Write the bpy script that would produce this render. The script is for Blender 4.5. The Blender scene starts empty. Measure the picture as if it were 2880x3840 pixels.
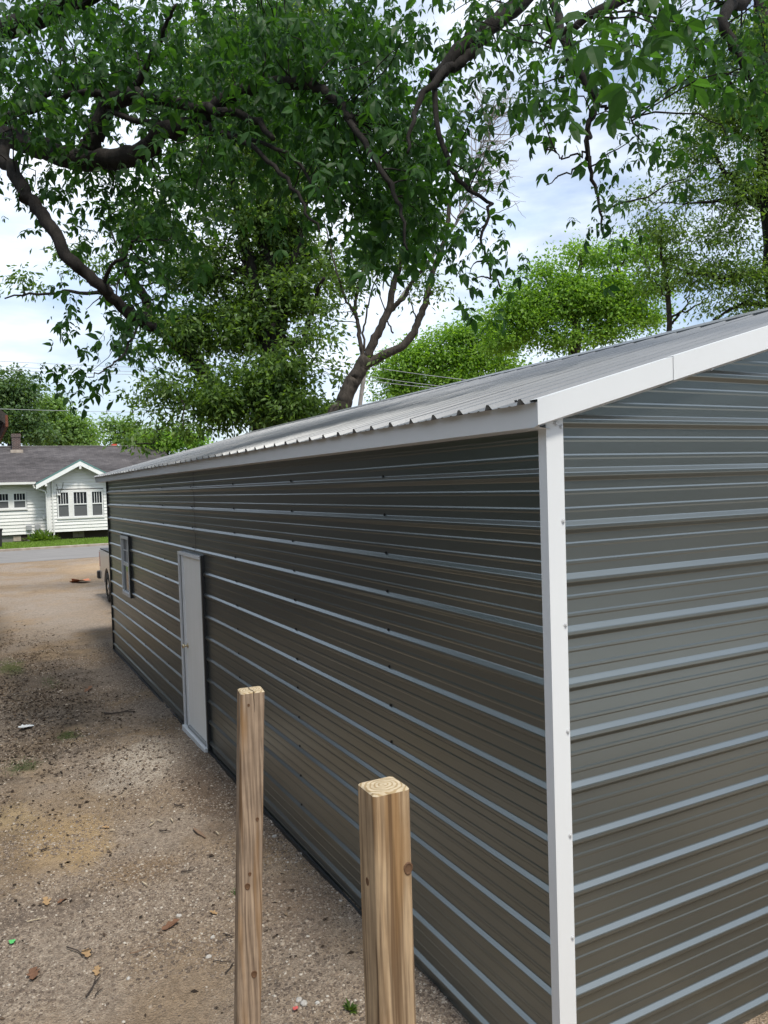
import bpy, math, random
import numpy as np
from mathutils import Matrix, Vector

random.seed(7)
RNG = np.random.default_rng(11)
SC = bpy.context.scene
COL = SC.collection
R = math.radians

# ------------------------------------------------------------------ camera
FPX, YAW, PITCH, ROLL = 2914.3, 0.48608, -0.034095, -0.030734
CAM = np.array([-2.1423, -2.5731, 2.8340])
def _axes():
    cy, sy, cp, sp = math.cos(YAW), math.sin(YAW), math.cos(PITCH), math.sin(PITCH)
    f = np.array([sy*cp, cy*cp, sp]); r = np.array([cy, -sy, 0.0]); u = np.cross(r, f)
    cr, sr = math.cos(ROLL), math.sin(ROLL)
    return cr*r + sr*u, -sr*r + cr*u, f
RIGHT, UP, FWD = _axes()
cam_data = bpy.data.cameras.new('camera'); cam = bpy.data.objects.new('camera', cam_data); COL.objects.link(cam)
cam.matrix_world = Matrix(((RIGHT[0], UP[0], -FWD[0], CAM[0]), (RIGHT[1], UP[1], -FWD[1], CAM[1]),
                           (RIGHT[2], UP[2], -FWD[2], CAM[2]), (0, 0, 0, 1)))
cam_data.sensor_fit = 'VERTICAL'; cam_data.sensor_height = 36.0; cam_data.lens = FPX/3840*36.0
cam_data.clip_start = 0.05; cam_data.clip_end = 2000
SC.camera = cam

# ------------------------------------------------------------------ sky, sun, exposure
SUN_EL, SUN_AZ = R(60), R(174)          # azimuth clockwise from +Y
world = bpy.data.worlds.new('World'); SC.world = world; world.use_nodes = True
wn, wl = world.node_tree.nodes, world.node_tree.links
bg = wn['Background']; bg.inputs[1].default_value = 0.115
sky = wn.new('ShaderNodeTexSky'); sky.sky_type = 'NISHITA'; sky.sun_disc = False
sky.sun_elevation = SUN_EL; sky.sun_rotation = SUN_AZ; sky.air_density = 1.0; sky.dust_density = 1.5; sky.ozone_density = 1.5
tc = wn.new('ShaderNodeTexCoord')
mp = wn.new('ShaderNodeMapping'); mp.inputs['Scale'].default_value = (1.0, 1.0, 3.2); mp.inputs['Location'].default_value = (0.35, 0.1, 0.2)
cn = wn.new('ShaderNodeTexNoise'); cn.inputs['Scale'].default_value = 2.3; cn.inputs['Detail'].default_value = 8; cn.inputs['Roughness'].default_value = 0.55
cr_ = wn.new('ShaderNodeValToRGB'); cr_.color_ramp.elements[0].position = 0.38; cr_.color_ramp.elements[1].position = 0.56
cr_.color_ramp.elements[0].color = (0.28, 0.28, 0.28, 1); cr_.color_ramp.elements[1].color = (0.96, 0.96, 0.96, 1)
cn2 = wn.new('ShaderNodeTexNoise'); cn2.inputs['Scale'].default_value = 4.0; cn2.inputs['Detail'].default_value = 6
shade = wn.new('ShaderNodeValToRGB')
shade.color_ramp.elements[0].position = 0.35; shade.color_ramp.elements[0].color = (4.6, 5.7, 7.5, 1)
shade.color_ramp.elements[1].position = 0.62; shade.color_ramp.elements[1].color = (7.9, 8.3, 8.8, 1)
mix = wn.new('ShaderNodeMixRGB')
wl.new(tc.outputs['Generated'], mp.inputs[0]); wl.new(mp.outputs[0], cn.inputs['Vector']); wl.new(mp.outputs[0], cn2.inputs['Vector'])
wl.new(cn.outputs[0], cr_.inputs[0]); wl.new(cn2.outputs[0], shade.inputs[0])
wl.new(cr_.outputs[0], mix.inputs[0]); wl.new(sky.outputs[0], mix.inputs[1]); wl.new(shade.outputs[0], mix.inputs[2])
wl.new(mix.outputs[0], bg.inputs[0])

sd = bpy.data.lights.new('sun', 'SUN'); sd.energy = 2.7; sd.angle = R(10); sd.color = (1.0, 0.94, 0.84)
sun = bpy.data.objects.new('sun', sd); COL.objects.link(sun)
to_sun = Vector((math.cos(SUN_EL)*math.sin(SUN_AZ), math.cos(SUN_EL)*math.cos(SUN_AZ), math.sin(SUN_EL)))
sun.rotation_euler = to_sun.to_track_quat('Z', 'Y').to_euler()

SC.view_settings.view_transform = 'Standard'; SC.view_settings.look = 'None'
SC.view_settings.exposure = 0.55; SC.view_settings.gamma = 1.0; SC.view_settings.use_curve_mapping = False
SC.cycles.caustics_reflective = False; SC.cycles.caustics_refractive = False
SC.cycles.max_bounces = 4; SC.cycles.transparent_max_bounces = 4
SC.cycles.diffuse_bounces = 2; SC.cycles.glossy_bounces = 3; SC.cycles.transmission_bounces = 3

# ------------------------------------------------------------------ helpers
K = 2880/1659.0
def ray(px, py): return FWD + RIGHT*(px-1440)/FPX - UP*(py-1920)/FPX
def at(dx, dy, depth):
    """point seen at layout position (dx, dy), `depth` metres out"""
    return CAM + ray(dx*K, dy*K)*depth
def on(px, py, ax, val):
    d = ray(px, py); return CAM + d*((val-CAM[ax])/d[ax])
def project(p):
    d = np.asarray(p) - CAM; z = d @ FWD
    return (1440 + FPX*(d @ RIGHT)/z)/K, (1920 - FPX*(d @ UP)/z)/K, z

def add(name, me, mat=None, parent=None, kind=None, smooth=False):
    if mat is not None and not me.materials: me.materials.append(mat)
    if smooth: me.polygons.foreach_set('use_smooth', [True]*len(me.polygons))
    o = bpy.data.objects.new(name, me); COL.objects.link(o)
    if parent is not None: o.parent = parent
    if kind: o['kind'] = kind
    return o
def mesh(name, v, f, mat=None, parent=None, kind=None, smooth=False):
    me = bpy.data.meshes.new(name); me.from_pydata([tuple(map(float, p)) for p in v], [], f); me.update()
    return add(name, me, mat, parent, kind, smooth)
def npmesh(name, V, F, mat=None, parent=None, kind=None, smooth=False):
    """V (n,3) array; F list of (m,k) int arrays with k = 3 or 4"""
    me = bpy.data.meshes.new(name)
    V = np.asarray(V, dtype=np.float32)
    F = [np.asarray(f, dtype=np.int32) for f in F if len(f)]
    me.vertices.add(len(V)); me.vertices.foreach_set('co', V.ravel())
    loops = np.concatenate([f.ravel() for f in F]); tot = np.concatenate([np.full(len(f), f.shape[1], np.int32) for f in F])
    st = np.concatenate([[0], np.cumsum(tot)[:-1]]).astype(np.int32)
    me.loops.add(len(loops)); me.loops.foreach_set('vertex_index', loops)
    me.polygons.add(len(tot)); me.polygons.foreach_set('loop_start', st); me.polygons.foreach_set('loop_total', tot)
    me.update(calc_edges=True)
    return add(name, me, mat, parent, kind, smooth)
def empty(name, loc=(0, 0, 0), rz=0.0):
    o = bpy.data.objects.new(name, None); COL.objects.link(o); o.location = tuple(map(float, loc)); o.rotation_euler = (0, 0, rz)
    o.empty_display_size = 0.1
    return o
def tag(o, label, cat, group=None, kind=None):
    o['label'] = label; o['category'] = cat
    if group: o['group'] = group
    if kind: o['kind'] = kind
    return o
class MB:
    def __init__(s): s.v = []; s.f = []
    def poly(s, v, f):
        n = len(s.v); s.v += [tuple(map(float, p)) for p in v]; s.f += [tuple(i+n for i in q) for q in f]; return s
    def box(s, x0, x1, y0, y1, z0, z1):
        return s.poly([(x0,y0,z0),(x1,y0,z0),(x1,y1,z0),(x0,y1,z0),(x0,y0,z1),(x1,y0,z1),(x1,y1,z1),(x0,y1,z1)],
                      [(0,3,2,1),(4,5,6,7),(0,1,5,4),(1,2,6,5),(2,3,7,6),(3,0,4,7)])
    def prism(s, pts, d):
        """polygon pts (3d) extruded by vector d"""
        n = len(pts); a = [tuple(p) for p in pts]; b = [tuple(np.array(p)+np.array(d)) for p in pts]
        return s.poly(a+b, [tuple(range(n))[::-1], tuple(range(n, 2*n))] + [(i, (i+1) % n, n+(i+1) % n, n+i) for i in range(n)])
    def tube(s, pts, rad, n=7):
        V, F = tube(pts, rad, n); return s.poly(V, F)
    def build(s, name, mat=None, parent=None, smooth=False, kind=None, bevel=0):
        o = mesh(name, s.v, s.f, mat, parent, kind, smooth)
        if bevel:
            m = o.modifiers.new('b', 'BEVEL'); m.width = bevel; m.segments = 2; m.limit_method = 'ANGLE'
        return o
def tube(pts, rad, n=7):
    pts = np.asarray(pts, float); m = len(pts)
    rad = np.broadcast_to(np.asarray(rad, float), (m,))
    t = np.gradient(pts, axis=0); t /= np.linalg.norm(t, axis=1)[:, None] + 1e-9
    ref = np.array([0.0, 0.0, 1.0]) if abs(t[0][2]) < 0.8 else np.array([1.0, 0, 0])
    V = []; F = []
    a = np.cross(t[0], ref); a /= np.linalg.norm(a)
    for i in range(m):
        a = a - t[i]*(a @ t[i]); a /= np.linalg.norm(a) + 1e-9; b = np.cross(t[i], a)
        for k in range(n):
            w = 2*math.pi*k/n; V.append(pts[i] + rad[i]*(a*math.cos(w) + b*math.sin(w)))
    for i in range(m-1):
        for k in range(n):
            F.append((i*n+k, i*n+(k+1) % n, (i+1)*n+(k+1) % n, (i+1)*n+k))
    F.append(tuple(range(n))[::-1]); F.append(tuple(range((m-1)*n, m*n)))
    return V, F
def spline(pts, n=6):
    P = np.asarray(pts, float); out = []
    Q = np.vstack([2*P[0]-P[1], P, 2*P[-1]-P[-2]])
    for i in range(1, len(Q)-2):
        for k in range(n):
            t = k/n; p0, p1, p2, p3 = Q[i-1], Q[i], Q[i+1], Q[i+2]
            out.append(0.5*((2*p1) + (-p0+p2)*t + (2*p0-5*p1+4*p2-p3)*t*t + (-p0+3*p1-3*p2+p3)*t**3))
    out.append(P[-1]); return np.array(out)
def hsh(i, j, s): 
    x = np.sin(i*127.1 + j*311.7 + s*74.7)*43758.5453; return x - np.floor(x)
def vnoise(x, y, s=0):
    i, j = np.floor(x), np.floor(y); u, v = x-i, y-j; u = u*u*(3-2*u); v = v*v*(3-2*v)
    return (hsh(i, j, s)*(1-u) + hsh(i+1, j, s)*u)*(1-v) + (hsh(i, j+1, s)*(1-u) + hsh(i+1, j+1, s)*u)*v
def fbm(x, y, s=0, o=4):
    r = 0; a = .5
    for k in range(o): r = r + a*vnoise(x*2**k, y*2**k, s+k); a *= .5
    return r

# ------------------------------------------------------------------ materials
def M(name, color, rough=0.6, metal=0.0, spec=0.5, coat=0.0):
    m = bpy.data.materials.new(name); m.use_nodes = True
    b = m.node_tree.nodes['Principled BSDF']
    b.inputs['Base Color'].default_value = (*color, 1); b.inputs['Roughness'].default_value = rough
    b.inputs['Metallic'].default_value = metal; b.inputs['Specular IOR Level'].default_value = spec
    b.inputs['Coat Weight'].default_value = coat; b.inputs['Coat Roughness'].default_value = 0.1
    return m
def nd(m, t, **kw):
    n = m.node_tree.nodes.new('ShaderNode'+t)
    for k, v in kw.items():
        if k in n.inputs: n.inputs[k].default_value = v
        else: setattr(n, k, v)
    return n
def lk(m, a, b): m.node_tree.links.new(a, b)
def bsdf(m): return m.node_tree.nodes['Principled BSDF']
def coord(m, scale=(1, 1, 1), src='Object'):
    t = nd(m, 'TexCoord'); p = nd(m, 'Mapping'); p.inputs['Scale'].default_value = scale
    lk(m, t.outputs[src], p.inputs[0]); return p.outputs[0]
def ramp(m, fac, stops, interp='LINEAR'):
    r = nd(m, 'ValToRGB'); r.color_ramp.interpolation = interp
    e = r.color_ramp.elements
    while len(e) < len(stops): e.new(0.5)
    for k, (p, c) in enumerate(stops): e[k].position = p; e[k].color = (*c, 1) if len(c) == 3 else c
    lk(m, fac, r.inputs[0]); return r.outputs[0]
def noise(m, vec, scale, detail=4, rough=0.5, dist=0.0):
    n = nd(m, 'TexNoise'); n.inputs['Scale'].default_value = scale; n.inputs['Detail'].default_value = detail
    n.inputs['Roughness'].default_value = rough; n.inputs['Distortion'].default_value = dist
    if vec is not None: lk(m, vec, n.inputs['Vector'])
    return n.outputs[0]
def bump(m, h, strength=0.3, dist=0.01):
    b = nd(m, 'Bump'); b.inputs['Strength'].default_value = strength; b.inputs['Distance'].default_value = dist
    lk(m, h, b.inputs['Height']); lk(m, b.outputs[0], bsdf(m).inputs['Normal']); return b
def mixc(m, fac, a, b, blend='MIX'):
    x = nd(m, 'MixRGB'); x.blend_type = blend
    for s, v in ((0, fac), (1, a), (2, b)):
        if hasattr(v, 'links'): lk(m, v, x.inputs[s])
        elif isinstance(v, (int, float)): x.inputs[s].default_value = v
        else: x.inputs[s].default_value = (*v, 1)
    return x.outputs[0]

# charcoal painted steel with faint oil-canning and dust
metal = M('charcoal_steel', (0.24, 0.26, 0.255), 0.29, 0.9, 0.5)
n2 = noise(metal, coord(metal, (0.6, 0.6, 1.4)), 2.0, 2, .5)
lk(metal, ramp(metal, n2, [(0.0, (0.215, 0.238, 0.237)), (1.0, (0.252, 0.277, 0.276))]), bsdf(metal).inputs['Base Color'])
roofm = M('grey_roof_steel', (0.30, 0.30, 0.325), 0.36, 0.4, 0.5)
n2 = noise(roofm, coord(roofm, (0.5, 3, 0.5)), 3.0, 5, .6)
lk(roofm, ramp(roofm, n2, [(0.0, (0.17, 0.178, 0.187)), (1.0, (0.25, 0.258, 0.268))]), bsdf(roofm).inputs['Base Color'])
trim = M('white_trim_steel', (0.70, 0.72, 0.735), 0.38, 0, 0.5)
bump(trim, noise(trim, coord(trim), 3.0, 2), 0.05, 0.03)
dark = M('black_trim_steel', (0.02, 0.022, 0.024), 0.4)
screwm = M('screw_dark', (0.03, 0.03, 0.03), 0.4, 0.4)
screww = M('screw_white', (0.62, 0.63, 0.64), 0.4, 0.2)
doorm = M('door_paint', (0.66, 0.66, 0.62), 0.32)
n = noise(doorm, coord(doorm, (9, 9, 0.7)), 2.0, 4)
lk(doorm, ramp(doorm, n, [(0.35, (0.84, 0.84, 0.81)), (0.7, (0.88, 0.88, 0.86))]), bsdf(doorm).inputs['Base Color'])
brass = M('door_knob_metal', (0.7, 0.6, 0.42), 0.25, 1.0)
vinyl = M('window_vinyl', (0.72, 0.73, 0.73), 0.4)
glass = M('window_glass', (0.02, 0.024, 0.028), 0.08, 0, 0.4)
tyre = M('tyre_rubber', (0.018, 0.018, 0.018), 0.8)
silver = M('silver_car_paint', (0.55, 0.53, 0.52), 0.3, 0.45, 0.5, 0.6)
rim = M('alloy_rim', (0.6, 0.6, 0.6), 0.3, 0.9)
blackp = M('black_plastic', (0.02, 0.02, 0.022), 0.5)
lampred = M('tail_lamp_red', (0.35, 0.02, 0.02), 0.2)
headm = M('head_lamp_clear', (0.6, 0.62, 0.65), 0.1)

def wood_mat(name, seed, base, darkc, knots):
    m = M(name, base, 0.75, 0, 0.25)
    t = nd(m, 'TexCoord'); p = nd(m, 'Mapping'); p.inputs['Location'].default_value = (seed*3.1, seed*1.7, seed)
    lk(m, t.outputs['Object'], p.inputs[0])
    # distort the grain round knots
    p2 = nd(m, 'Mapping'); p2.inputs['Scale'].default_value = (1, 1, 0.085); lk(m, p.outputs[0], p2.inputs[0])
    d1 = noise(m, p2.outputs[0], 9, 3, .5)
    w = nd(m, 'TexWave'); w.wave_type = 'RINGS'; w.rings_direction = 'Z'
    w.inputs['Scale'].default_value = 19; w.inputs['Distortion'].default_value = 9; w.inputs['Detail'].default_value = 2.5
    w.inputs['Detail Scale'].default_value = 1.2; lk(m, p2.outputs[0], w.inputs['Vector'])
    gr = nd(m, 'Mapping'); gr.inputs['Scale'].default_value = (1, 1, 0.035); lk(m, p.outputs[0], gr.inputs[0])
    gn = noise(m, gr.outputs[0], 55, 6, .62, 0.6)
    mm = nd(m, 'Math'); mm.operation = 'MULTIPLY_ADD'; mm.inputs[1].default_value = .38; lk(m, w.outputs[0], mm.inputs[0])
    m2 = nd(m, 'Math'); m2.operation = 'MULTIPLY'; m2.inputs[1].default_value = .72; lk(m, gn, m2.inputs[0]); lk(m, m2.outputs[0], mm.inputs[2])
    col = ramp(m, mm.outputs[0], [(0.22, darkc), (0.36, tuple(.55*a+.45*b for a, b in zip(base, darkc))), (0.56, base), (0.8, tuple(min(1, 1.18*a) for a in base))])
    blot = noise(m, p.outputs[0], 7, 4, .6)
    col = mixc(m, 0.5, col, ramp(m, blot, [(0.35, (0.58, 0.56, 0.55)), (0.65, (1.14, 1.12, 1.08))]), 'MULTIPLY')
    fine = nd(m, 'Mapping'); fine.inputs['Scale'].default_value = (1, 1, 0.03); lk(m, p.outputs[0], fine.inputs[0])
    fn = noise(m, fine.outputs[0], 160, 3, .6)
    col = mixc(m, 0.55, col, ramp(m, fn, [(0.32, (0.30, 0.28, 0.27)), (0.5, (0.85, 0.84, 0.83)), (0.62, (1.12, 1.1, 1.08))]), 'MULTIPLY')
    big = noise(m, p2.outputs[0], 22, 2, .5)
    col = mixc(m, ramp(m, big, [(0.55, (0, 0, 0)), (0.68, (0.75, 0.75, 0.75))]), col, (0.30, 0.165, 0.065))
    streak = nd(m, 'Mapping'); streak.inputs['Scale'].default_value = (1, 1, 0.02); streak.inputs['Location'].default_value = (5, 3, 1); lk(m, p.outputs[0], streak.inputs[0])
    sn = noise(m, streak.outputs[0], 45, 2, .5)
    col = mixc(m, ramp(m, sn, [(0.59, (0, 0, 0)), (0.67, (0.8, 0.8, 0.8))]), col, (0.11, 0.06, 0.028))
    lk(m, col, bsdf(m).inputs['Base Color'])
    bump(m, fn, 0.5, 0.002)
    return m
wood_a = wood_mat('post_wood_near', 1, (0.42, 0.30, 0.185), (0.15, 0.093, 0.052), True)
wood_b = wood_mat('post_wood_far', 4, (0.37, 0.275, 0.195), (0.15, 0.102, 0.07), True)
endgrain = M('post_end_grain', (0.62, 0.48, 0.29), 0.85, 0, .2)
w = nd(endgrain, 'TexWave'); w.wave_type = 'RINGS'; w.rings_direction = 'Z'; w.inputs['Scale'].default_value = 30; w.inputs['Distortion'].default_value = 4.5
w.inputs['Detail'].default_value = 2
lk(endgrain, coord(endgrain, (1, 1, 0.0)), w.inputs['Vector'])
lk(endgrain, mixc(endgrain, 0.6, ramp(endgrain, w.outputs[0], [(0.1, (0.40, 0.29, 0.16)), (0.5, (0.58, 0.48, 0.33))]), ramp(endgrain, noise(endgrain, coord(endgrain), 70, 4), [(0.35, (0.7, 0.66, 0.6)), (0.6, (1, 1, 1))]), 'MULTIPLY'), bsdf(endgrain).inputs['Base Color'])
knotm = M('knot_wood', (0.13, 0.065, 0.03), 0.7)
crackm = M('crack_dark', (0.05, 0.03, 0.018), 0.9)

def bark_mat(name, a, b):
    m = M(name, a, 0.9, 0, 0.2)
    n = noise(m, coord(m, (1, 1, 0.25)), 14, 6, .65)
    lk(m, ramp(m, n, [(0.3, b), (0.62, a)]), bsdf(m).inputs['Base Color']); bump(m, n, 0.9, 0.03)
    return m
bark_dark = bark_mat('bark_dark', (0.028, 0.024, 0.021), (0.011, 0.010, 0.009))
bark_mid = bark_mat('bark_grey', (0.075, 0.063, 0.052), (0.026, 0.022, 0.018))
bark_grey = bark_mat('bark_pale', (0.33, 0.31, 0.30), (0.20, 0.185, 0.175))
def leaf_mat(name, lo, hi, trans=0.45, rough=0.45):
    m = bpy.data.materials.new(name); m.use_nodes = True
    b = bsdf(m); g = nd(m, 'NewGeometry')
    col = ramp(m, g.outputs['Random Per Island'], [(0.0, lo), (0.75, hi), (1.0, tuple(min(1, 1.35*c) for c in hi))])
    lk(m, col, b.inputs['Base Color']); b.inputs['Roughness'].default_value = rough; b.inputs['Specular IOR Level'].default_value = 0.25
    t = nd(m, 'BsdfTranslucent')
    lk(m, mixc(m, 1.0, col, (1.6, 1.7, 0.45), 'MULTIPLY'), t.inputs[0])
    s = nd(m, 'MixShader'); s.inputs[0].default_value = trans
    lk(m, b.outputs[0], s.inputs[1]); lk(m, t.outputs[0], s.inputs[2])
    lk(m, s.outputs[0], m.node_tree.nodes['Material Output'].inputs[0]); return m
leaf_near = leaf_mat('hickory_leaf', (0.018, 0.055, 0.020), (0.042, 0.105, 0.026), 0.48, 0.5)
leaf_mid = leaf_mat('oak_leaf', (0.042, 0.088, 0.028), (0.12, 0.195, 0.05), 0.45)
leaf_bright = leaf_mat('lime_green_leaf', (0.10, 0.21, 0.035), (0.21, 0.345, 0.065), 0.45)
leaf_far = leaf_mat('far_green_leaf', (0.11, 0.20, 0.065), (0.18, 0.28, 0.09), 0.4)
leaf_fardark = leaf_mat('far_dark_leaf', (0.055, 0.11, 0.045), (0.10, 0.16, 0.06), 0.35)
leaf_right = leaf_mat('fine_green_leaf', (0.06, 0.12, 0.032), (0.13, 0.205, 0.05), 0.45)
leaf_wood = leaf_mat('wood_leaf', (0.022, 0.045, 0.016), (0.05, 0.085, 0.026), 0.3)
grassm = leaf_mat('grass_blade', (0.11, 0.18, 0.03), (0.19, 0.29, 0.055), 0.3)
deadm = leaf_mat('dead_leaf_tan', (0.30, 0.17, 0.08), (0.48, 0.33, 0.18), 0.2, 0.7)
deadr = leaf_mat('dead_leaf_red', (0.16, 0.085, 0.05), (0.24, 0.13, 0.08), 0.2, 0.7)
twigm = M('twig_bark', (0.055, 0.042, 0.034), 0.85)
twigp = M('twig_pale', (0.50, 0.42, 0.30), 0.85)
chipm = M('wood_chip', (0.20, 0.13, 0.085), 0.85)

# ground: gravel and dirt
groundm = M('gravel_dirt', (0.25, 0.2, 0.15), 0.95, 0, 0.15)
g = groundm; obj = coord(g)
big = noise(g, obj, 0.55, 4, .55); mid = noise(g, obj, 2.4, 5, .6); fine = noise(g, obj, 38, 5, .7); grit = noise(g, obj, 150, 3, .7)
vor = nd(g, 'TexVoronoi'); vor.inputs['Scale'].default_value = 75; lk(g, obj, vor.inputs['Vector'])
vor2 = nd(g, 'TexVoronoi'); vor2.inputs['Scale'].default_value = 32; lk(g, obj, vor2.inputs['Vector'])
gravel = mixc(g, 0.5, ramp(g, vor.outputs['Color'], [(0.1, (0.15, 0.115, 0.085)), (0.5, (0.31, 0.25, 0.195)), (0.95, (0.50, 0.43, 0.35))]),
              ramp(g, fine, [(0.3, (0.15, 0.12, 0.10)), (0.65, (0.42, 0.36, 0.30))]))
dirt = mixc(g, 0.5, ramp(g, mid, [(0.3, (0.20, 0.145, 0.095)), (0.65, (0.38, 0.28, 0.175))]), ramp(g, grit, [(0.35, (0.17, 0.125, 0.09)), (0.65, (0.40, 0.315, 0.225))]))
base = mixc(g, ramp(g, big, [(0.42, (0, 0, 0)), (0.58, (1, 1, 1))]), gravel, dirt)
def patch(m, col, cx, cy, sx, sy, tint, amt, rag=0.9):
    """a tinted patch of its own shape: soil, mulch, painted sun and shade, centred (cx, cy)"""
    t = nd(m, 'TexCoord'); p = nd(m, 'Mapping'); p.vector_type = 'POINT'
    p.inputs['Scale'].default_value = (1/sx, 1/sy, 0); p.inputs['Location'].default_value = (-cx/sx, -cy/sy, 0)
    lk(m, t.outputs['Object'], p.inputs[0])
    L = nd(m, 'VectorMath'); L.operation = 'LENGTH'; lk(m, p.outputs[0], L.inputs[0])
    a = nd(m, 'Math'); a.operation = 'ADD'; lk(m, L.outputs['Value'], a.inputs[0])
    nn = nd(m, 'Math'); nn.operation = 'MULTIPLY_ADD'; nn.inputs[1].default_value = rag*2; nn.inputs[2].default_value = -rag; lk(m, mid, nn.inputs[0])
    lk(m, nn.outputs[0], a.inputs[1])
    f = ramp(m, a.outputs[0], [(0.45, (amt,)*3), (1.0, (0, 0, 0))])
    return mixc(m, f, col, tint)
GP = []          # (px_full, py_full, rx_m, ry_m, tint, amount)
def gpx(dx, dy): return on(dx*K, dy*K, 2, 0.0)
for dx, dy, rx, ry, tint, amt in [
    (120, 1490, 0.85, 3.2, (0.11, 0.09, 0.07), 0.55), (60, 1600, 0.7, 1.5, (0.10, 0.08, 0.06), 0.55),  # dark mulch, with canopy shade put into the tint
    (330, 1640, 0.5, 0.95, (0.55, 0.50, 0.43), 0.75), (270, 1690, 0.4, 0.4, (0.50, 0.45, 0.39), 0.5),  # pale dusty gravel by the door, sunlit patch painted in as well
    (150, 1810, 0.42, 0.7, (0.40, 0.29, 0.16), 0.75), (30, 1770, 0.3, 0.4, (0.42, 0.32, 0.18), 0.6), (300, 1880, 0.35, 0.35, (0.22, 0.15, 0.085), 0.6),
    (250, 1225, 2.2, 4.0, (0.46, 0.34, 0.22), 0.7), (150, 1320, 1.6, 4.0, (0.36, 0.315, 0.275), 0.6), (450, 1700, 0.4, 1.6, (0.15, 0.105, 0.075), 0.7),
    (100, 1960, 0.4, 0.25, (0.13, 0.105, 0.09), 0.5), (620, 1950, 0.35, 0.6, (0.22, 0.165, 0.125), 0.6), (20, 1440, 0.25, 0.9, (0.10, 0.13, 0.03), 0.7),
    (50, 1655, 0.2, 0.3, (0.06, 0.085, 0.03), 0.6), (150, 1590, 0.15, 0.25, (0.08, 0.11, 0.03), 0.5)]:
    c = gpx(dx, dy)
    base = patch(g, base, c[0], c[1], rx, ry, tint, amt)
base = patch(g, base, -4.9, 6.0, 3.1, 9.0, (0.07, 0.055, 0.042), 0.9, .5)  # mulch tint beyond the frame, darkened for the wall's reflection
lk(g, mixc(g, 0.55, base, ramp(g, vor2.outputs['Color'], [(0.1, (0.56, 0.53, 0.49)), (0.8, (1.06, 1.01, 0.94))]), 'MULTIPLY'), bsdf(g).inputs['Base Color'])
hm = nd(g, 'Math'); hm.operation = 'ADD'; lk(g, vor.outputs['Distance'], hm.inputs[0]); lk(g, fine, hm.inputs[1])
bump(g, hm.outputs[0], 0.8, 0.015)
roadm = M('worn_asphalt', (0.30, 0.29, 0.28), 0.9, 0, 0.2)
n = noise(roadm, coord(roadm, (0.12, 1, 1)), 3, 6, .6)
lk(roadm, ramp(roadm, n, [(0.3, (0.17, 0.165, 0.16)), (0.7, (0.25, 0.24, 0.23))]), bsdf(roadm).inputs['Base Color'])
curbm = M('old_concrete', (0.36, 0.31, 0.26), 0.9)
lk(curbm, ramp(curbm, noise(curbm, coord(curbm), 3, 5), [(0.3, (0.27, 0.22, 0.18)), (0.7, (0.44, 0.39, 0.33))]), bsdf(curbm).inputs['Base Color'])
lawnm = M('lawn_soil', (0.12, 0.2, 0.04), 0.95)
lk(lawnm, ramp(lawnm, noise(lawnm, coord(lawnm), 2.2, 6, .65), [(0.3, (0.09, 0.13, 0.03)), (0.55, (0.14, 0.20, 0.045)), (0.75, (0.25, 0.25, 0.10))]), bsdf(lawnm).inputs['Base Color'])
bouncem = M('pale_bounce_ground', (0.3, 0.29, 0.26), 0.95)  # pale tone for unseen ground that lifts the gable's reflection
lk(bouncem, ramp(bouncem, noise(bouncem, coord(bouncem), 1.2, 6, .65), [(0.3, (0.38, 0.375, 0.355)), (0.7, (0.48, 0.47, 0.45))]), bsdf(bouncem).inputs['Base Color'])
siding = M('white_clapboard_paint', (0.74, 0.74, 0.72), 0.6)
lk(siding, ramp(siding, noise(siding, coord(siding, (0.5, 1, 4)), 2.0, 5, .6), [(0.3, (0.64, 0.64, 0.61)), (0.65, (0.78, 0.78, 0.77))]), bsdf(siding).inputs['Base Color'])
tealm = M('peeling_white_teal_paint', (0.75, 0.78, 0.77), 0.6)
lk(tealm, ramp(tealm, noise(tealm, coord(tealm), 1.7, 4, .6), [(0.56, (0.76, 0.78, 0.77)), (0.66, (0.22, 0.42, 0.40))]), bsdf(tealm).inputs['Base Color'])
teal2 = M('teal_paint', (0.10, 0.22, 0.21), 0.6)
shing = M('dark_shingles', (0.075, 0.07, 0.075), 0.9, 0, .2)
b_ = nd(shing, 'TexBrick'); b_.inputs['Scale'].default_value = 1.0; b_.inputs['Brick Width'].default_value = 0.3; b_.inputs['Row Height'].default_value = 0.14
b_.inputs['Mortar Size'].default_value = 0.008; b_.inputs['Color1'].default_value = (0.06, 0.058, 0.06, 1); b_.inputs['Color2'].default_value = (0.092, 0.088, 0.089, 1); b_.inputs['Mortar'].default_value = (0.05, 0.045, 0.045, 1)
lk(shing, coord(shing), b_.inputs['Vector'])
lk(shing, mixc(shing, 0.85, b_.outputs[0], ramp(shing, noise(shing, coord(shing, (0.3, 1, 1)), 1.3, 6, .65), [(0.3, (0.55, 0.52, 0.52)), (0.7, (1.5, 1.45, 1.45))]), 'MULTIPLY'), bsdf(shing).inputs['Base Color'])
brickm = M('sooty_brick', (0.1, 0.06, 0.05), 0.9)
b_ = nd(brickm, 'TexBrick'); b_.inputs['Scale'].default_value = 1.0; b_.inputs['Brick Width'].default_value = 0.2; b_.inputs['Row Height'].default_value = 0.075
b_.inputs['Mortar Size'].default_value = 0.009; b_.inputs['Color1'].default_value = (0.10, 0.05, 0.045, 1); b_.inputs['Color2'].default_value = (0.045, 0.028, 0.028, 1); b_.inputs['Mortar'].default_value = (0.20, 0.18, 0.16, 1)
lk(brickm, coord(brickm, (1, 1, 1)), b_.inputs['Vector']); lk(brickm, b_.outputs[0], bsdf(brickm).inputs['Base Color'])
for n_ in brickm.node_tree.nodes:
    if n_.type == 'MAPPING': n_.inputs['Rotation'].default_value = (R(90), 0, 0)
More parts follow.
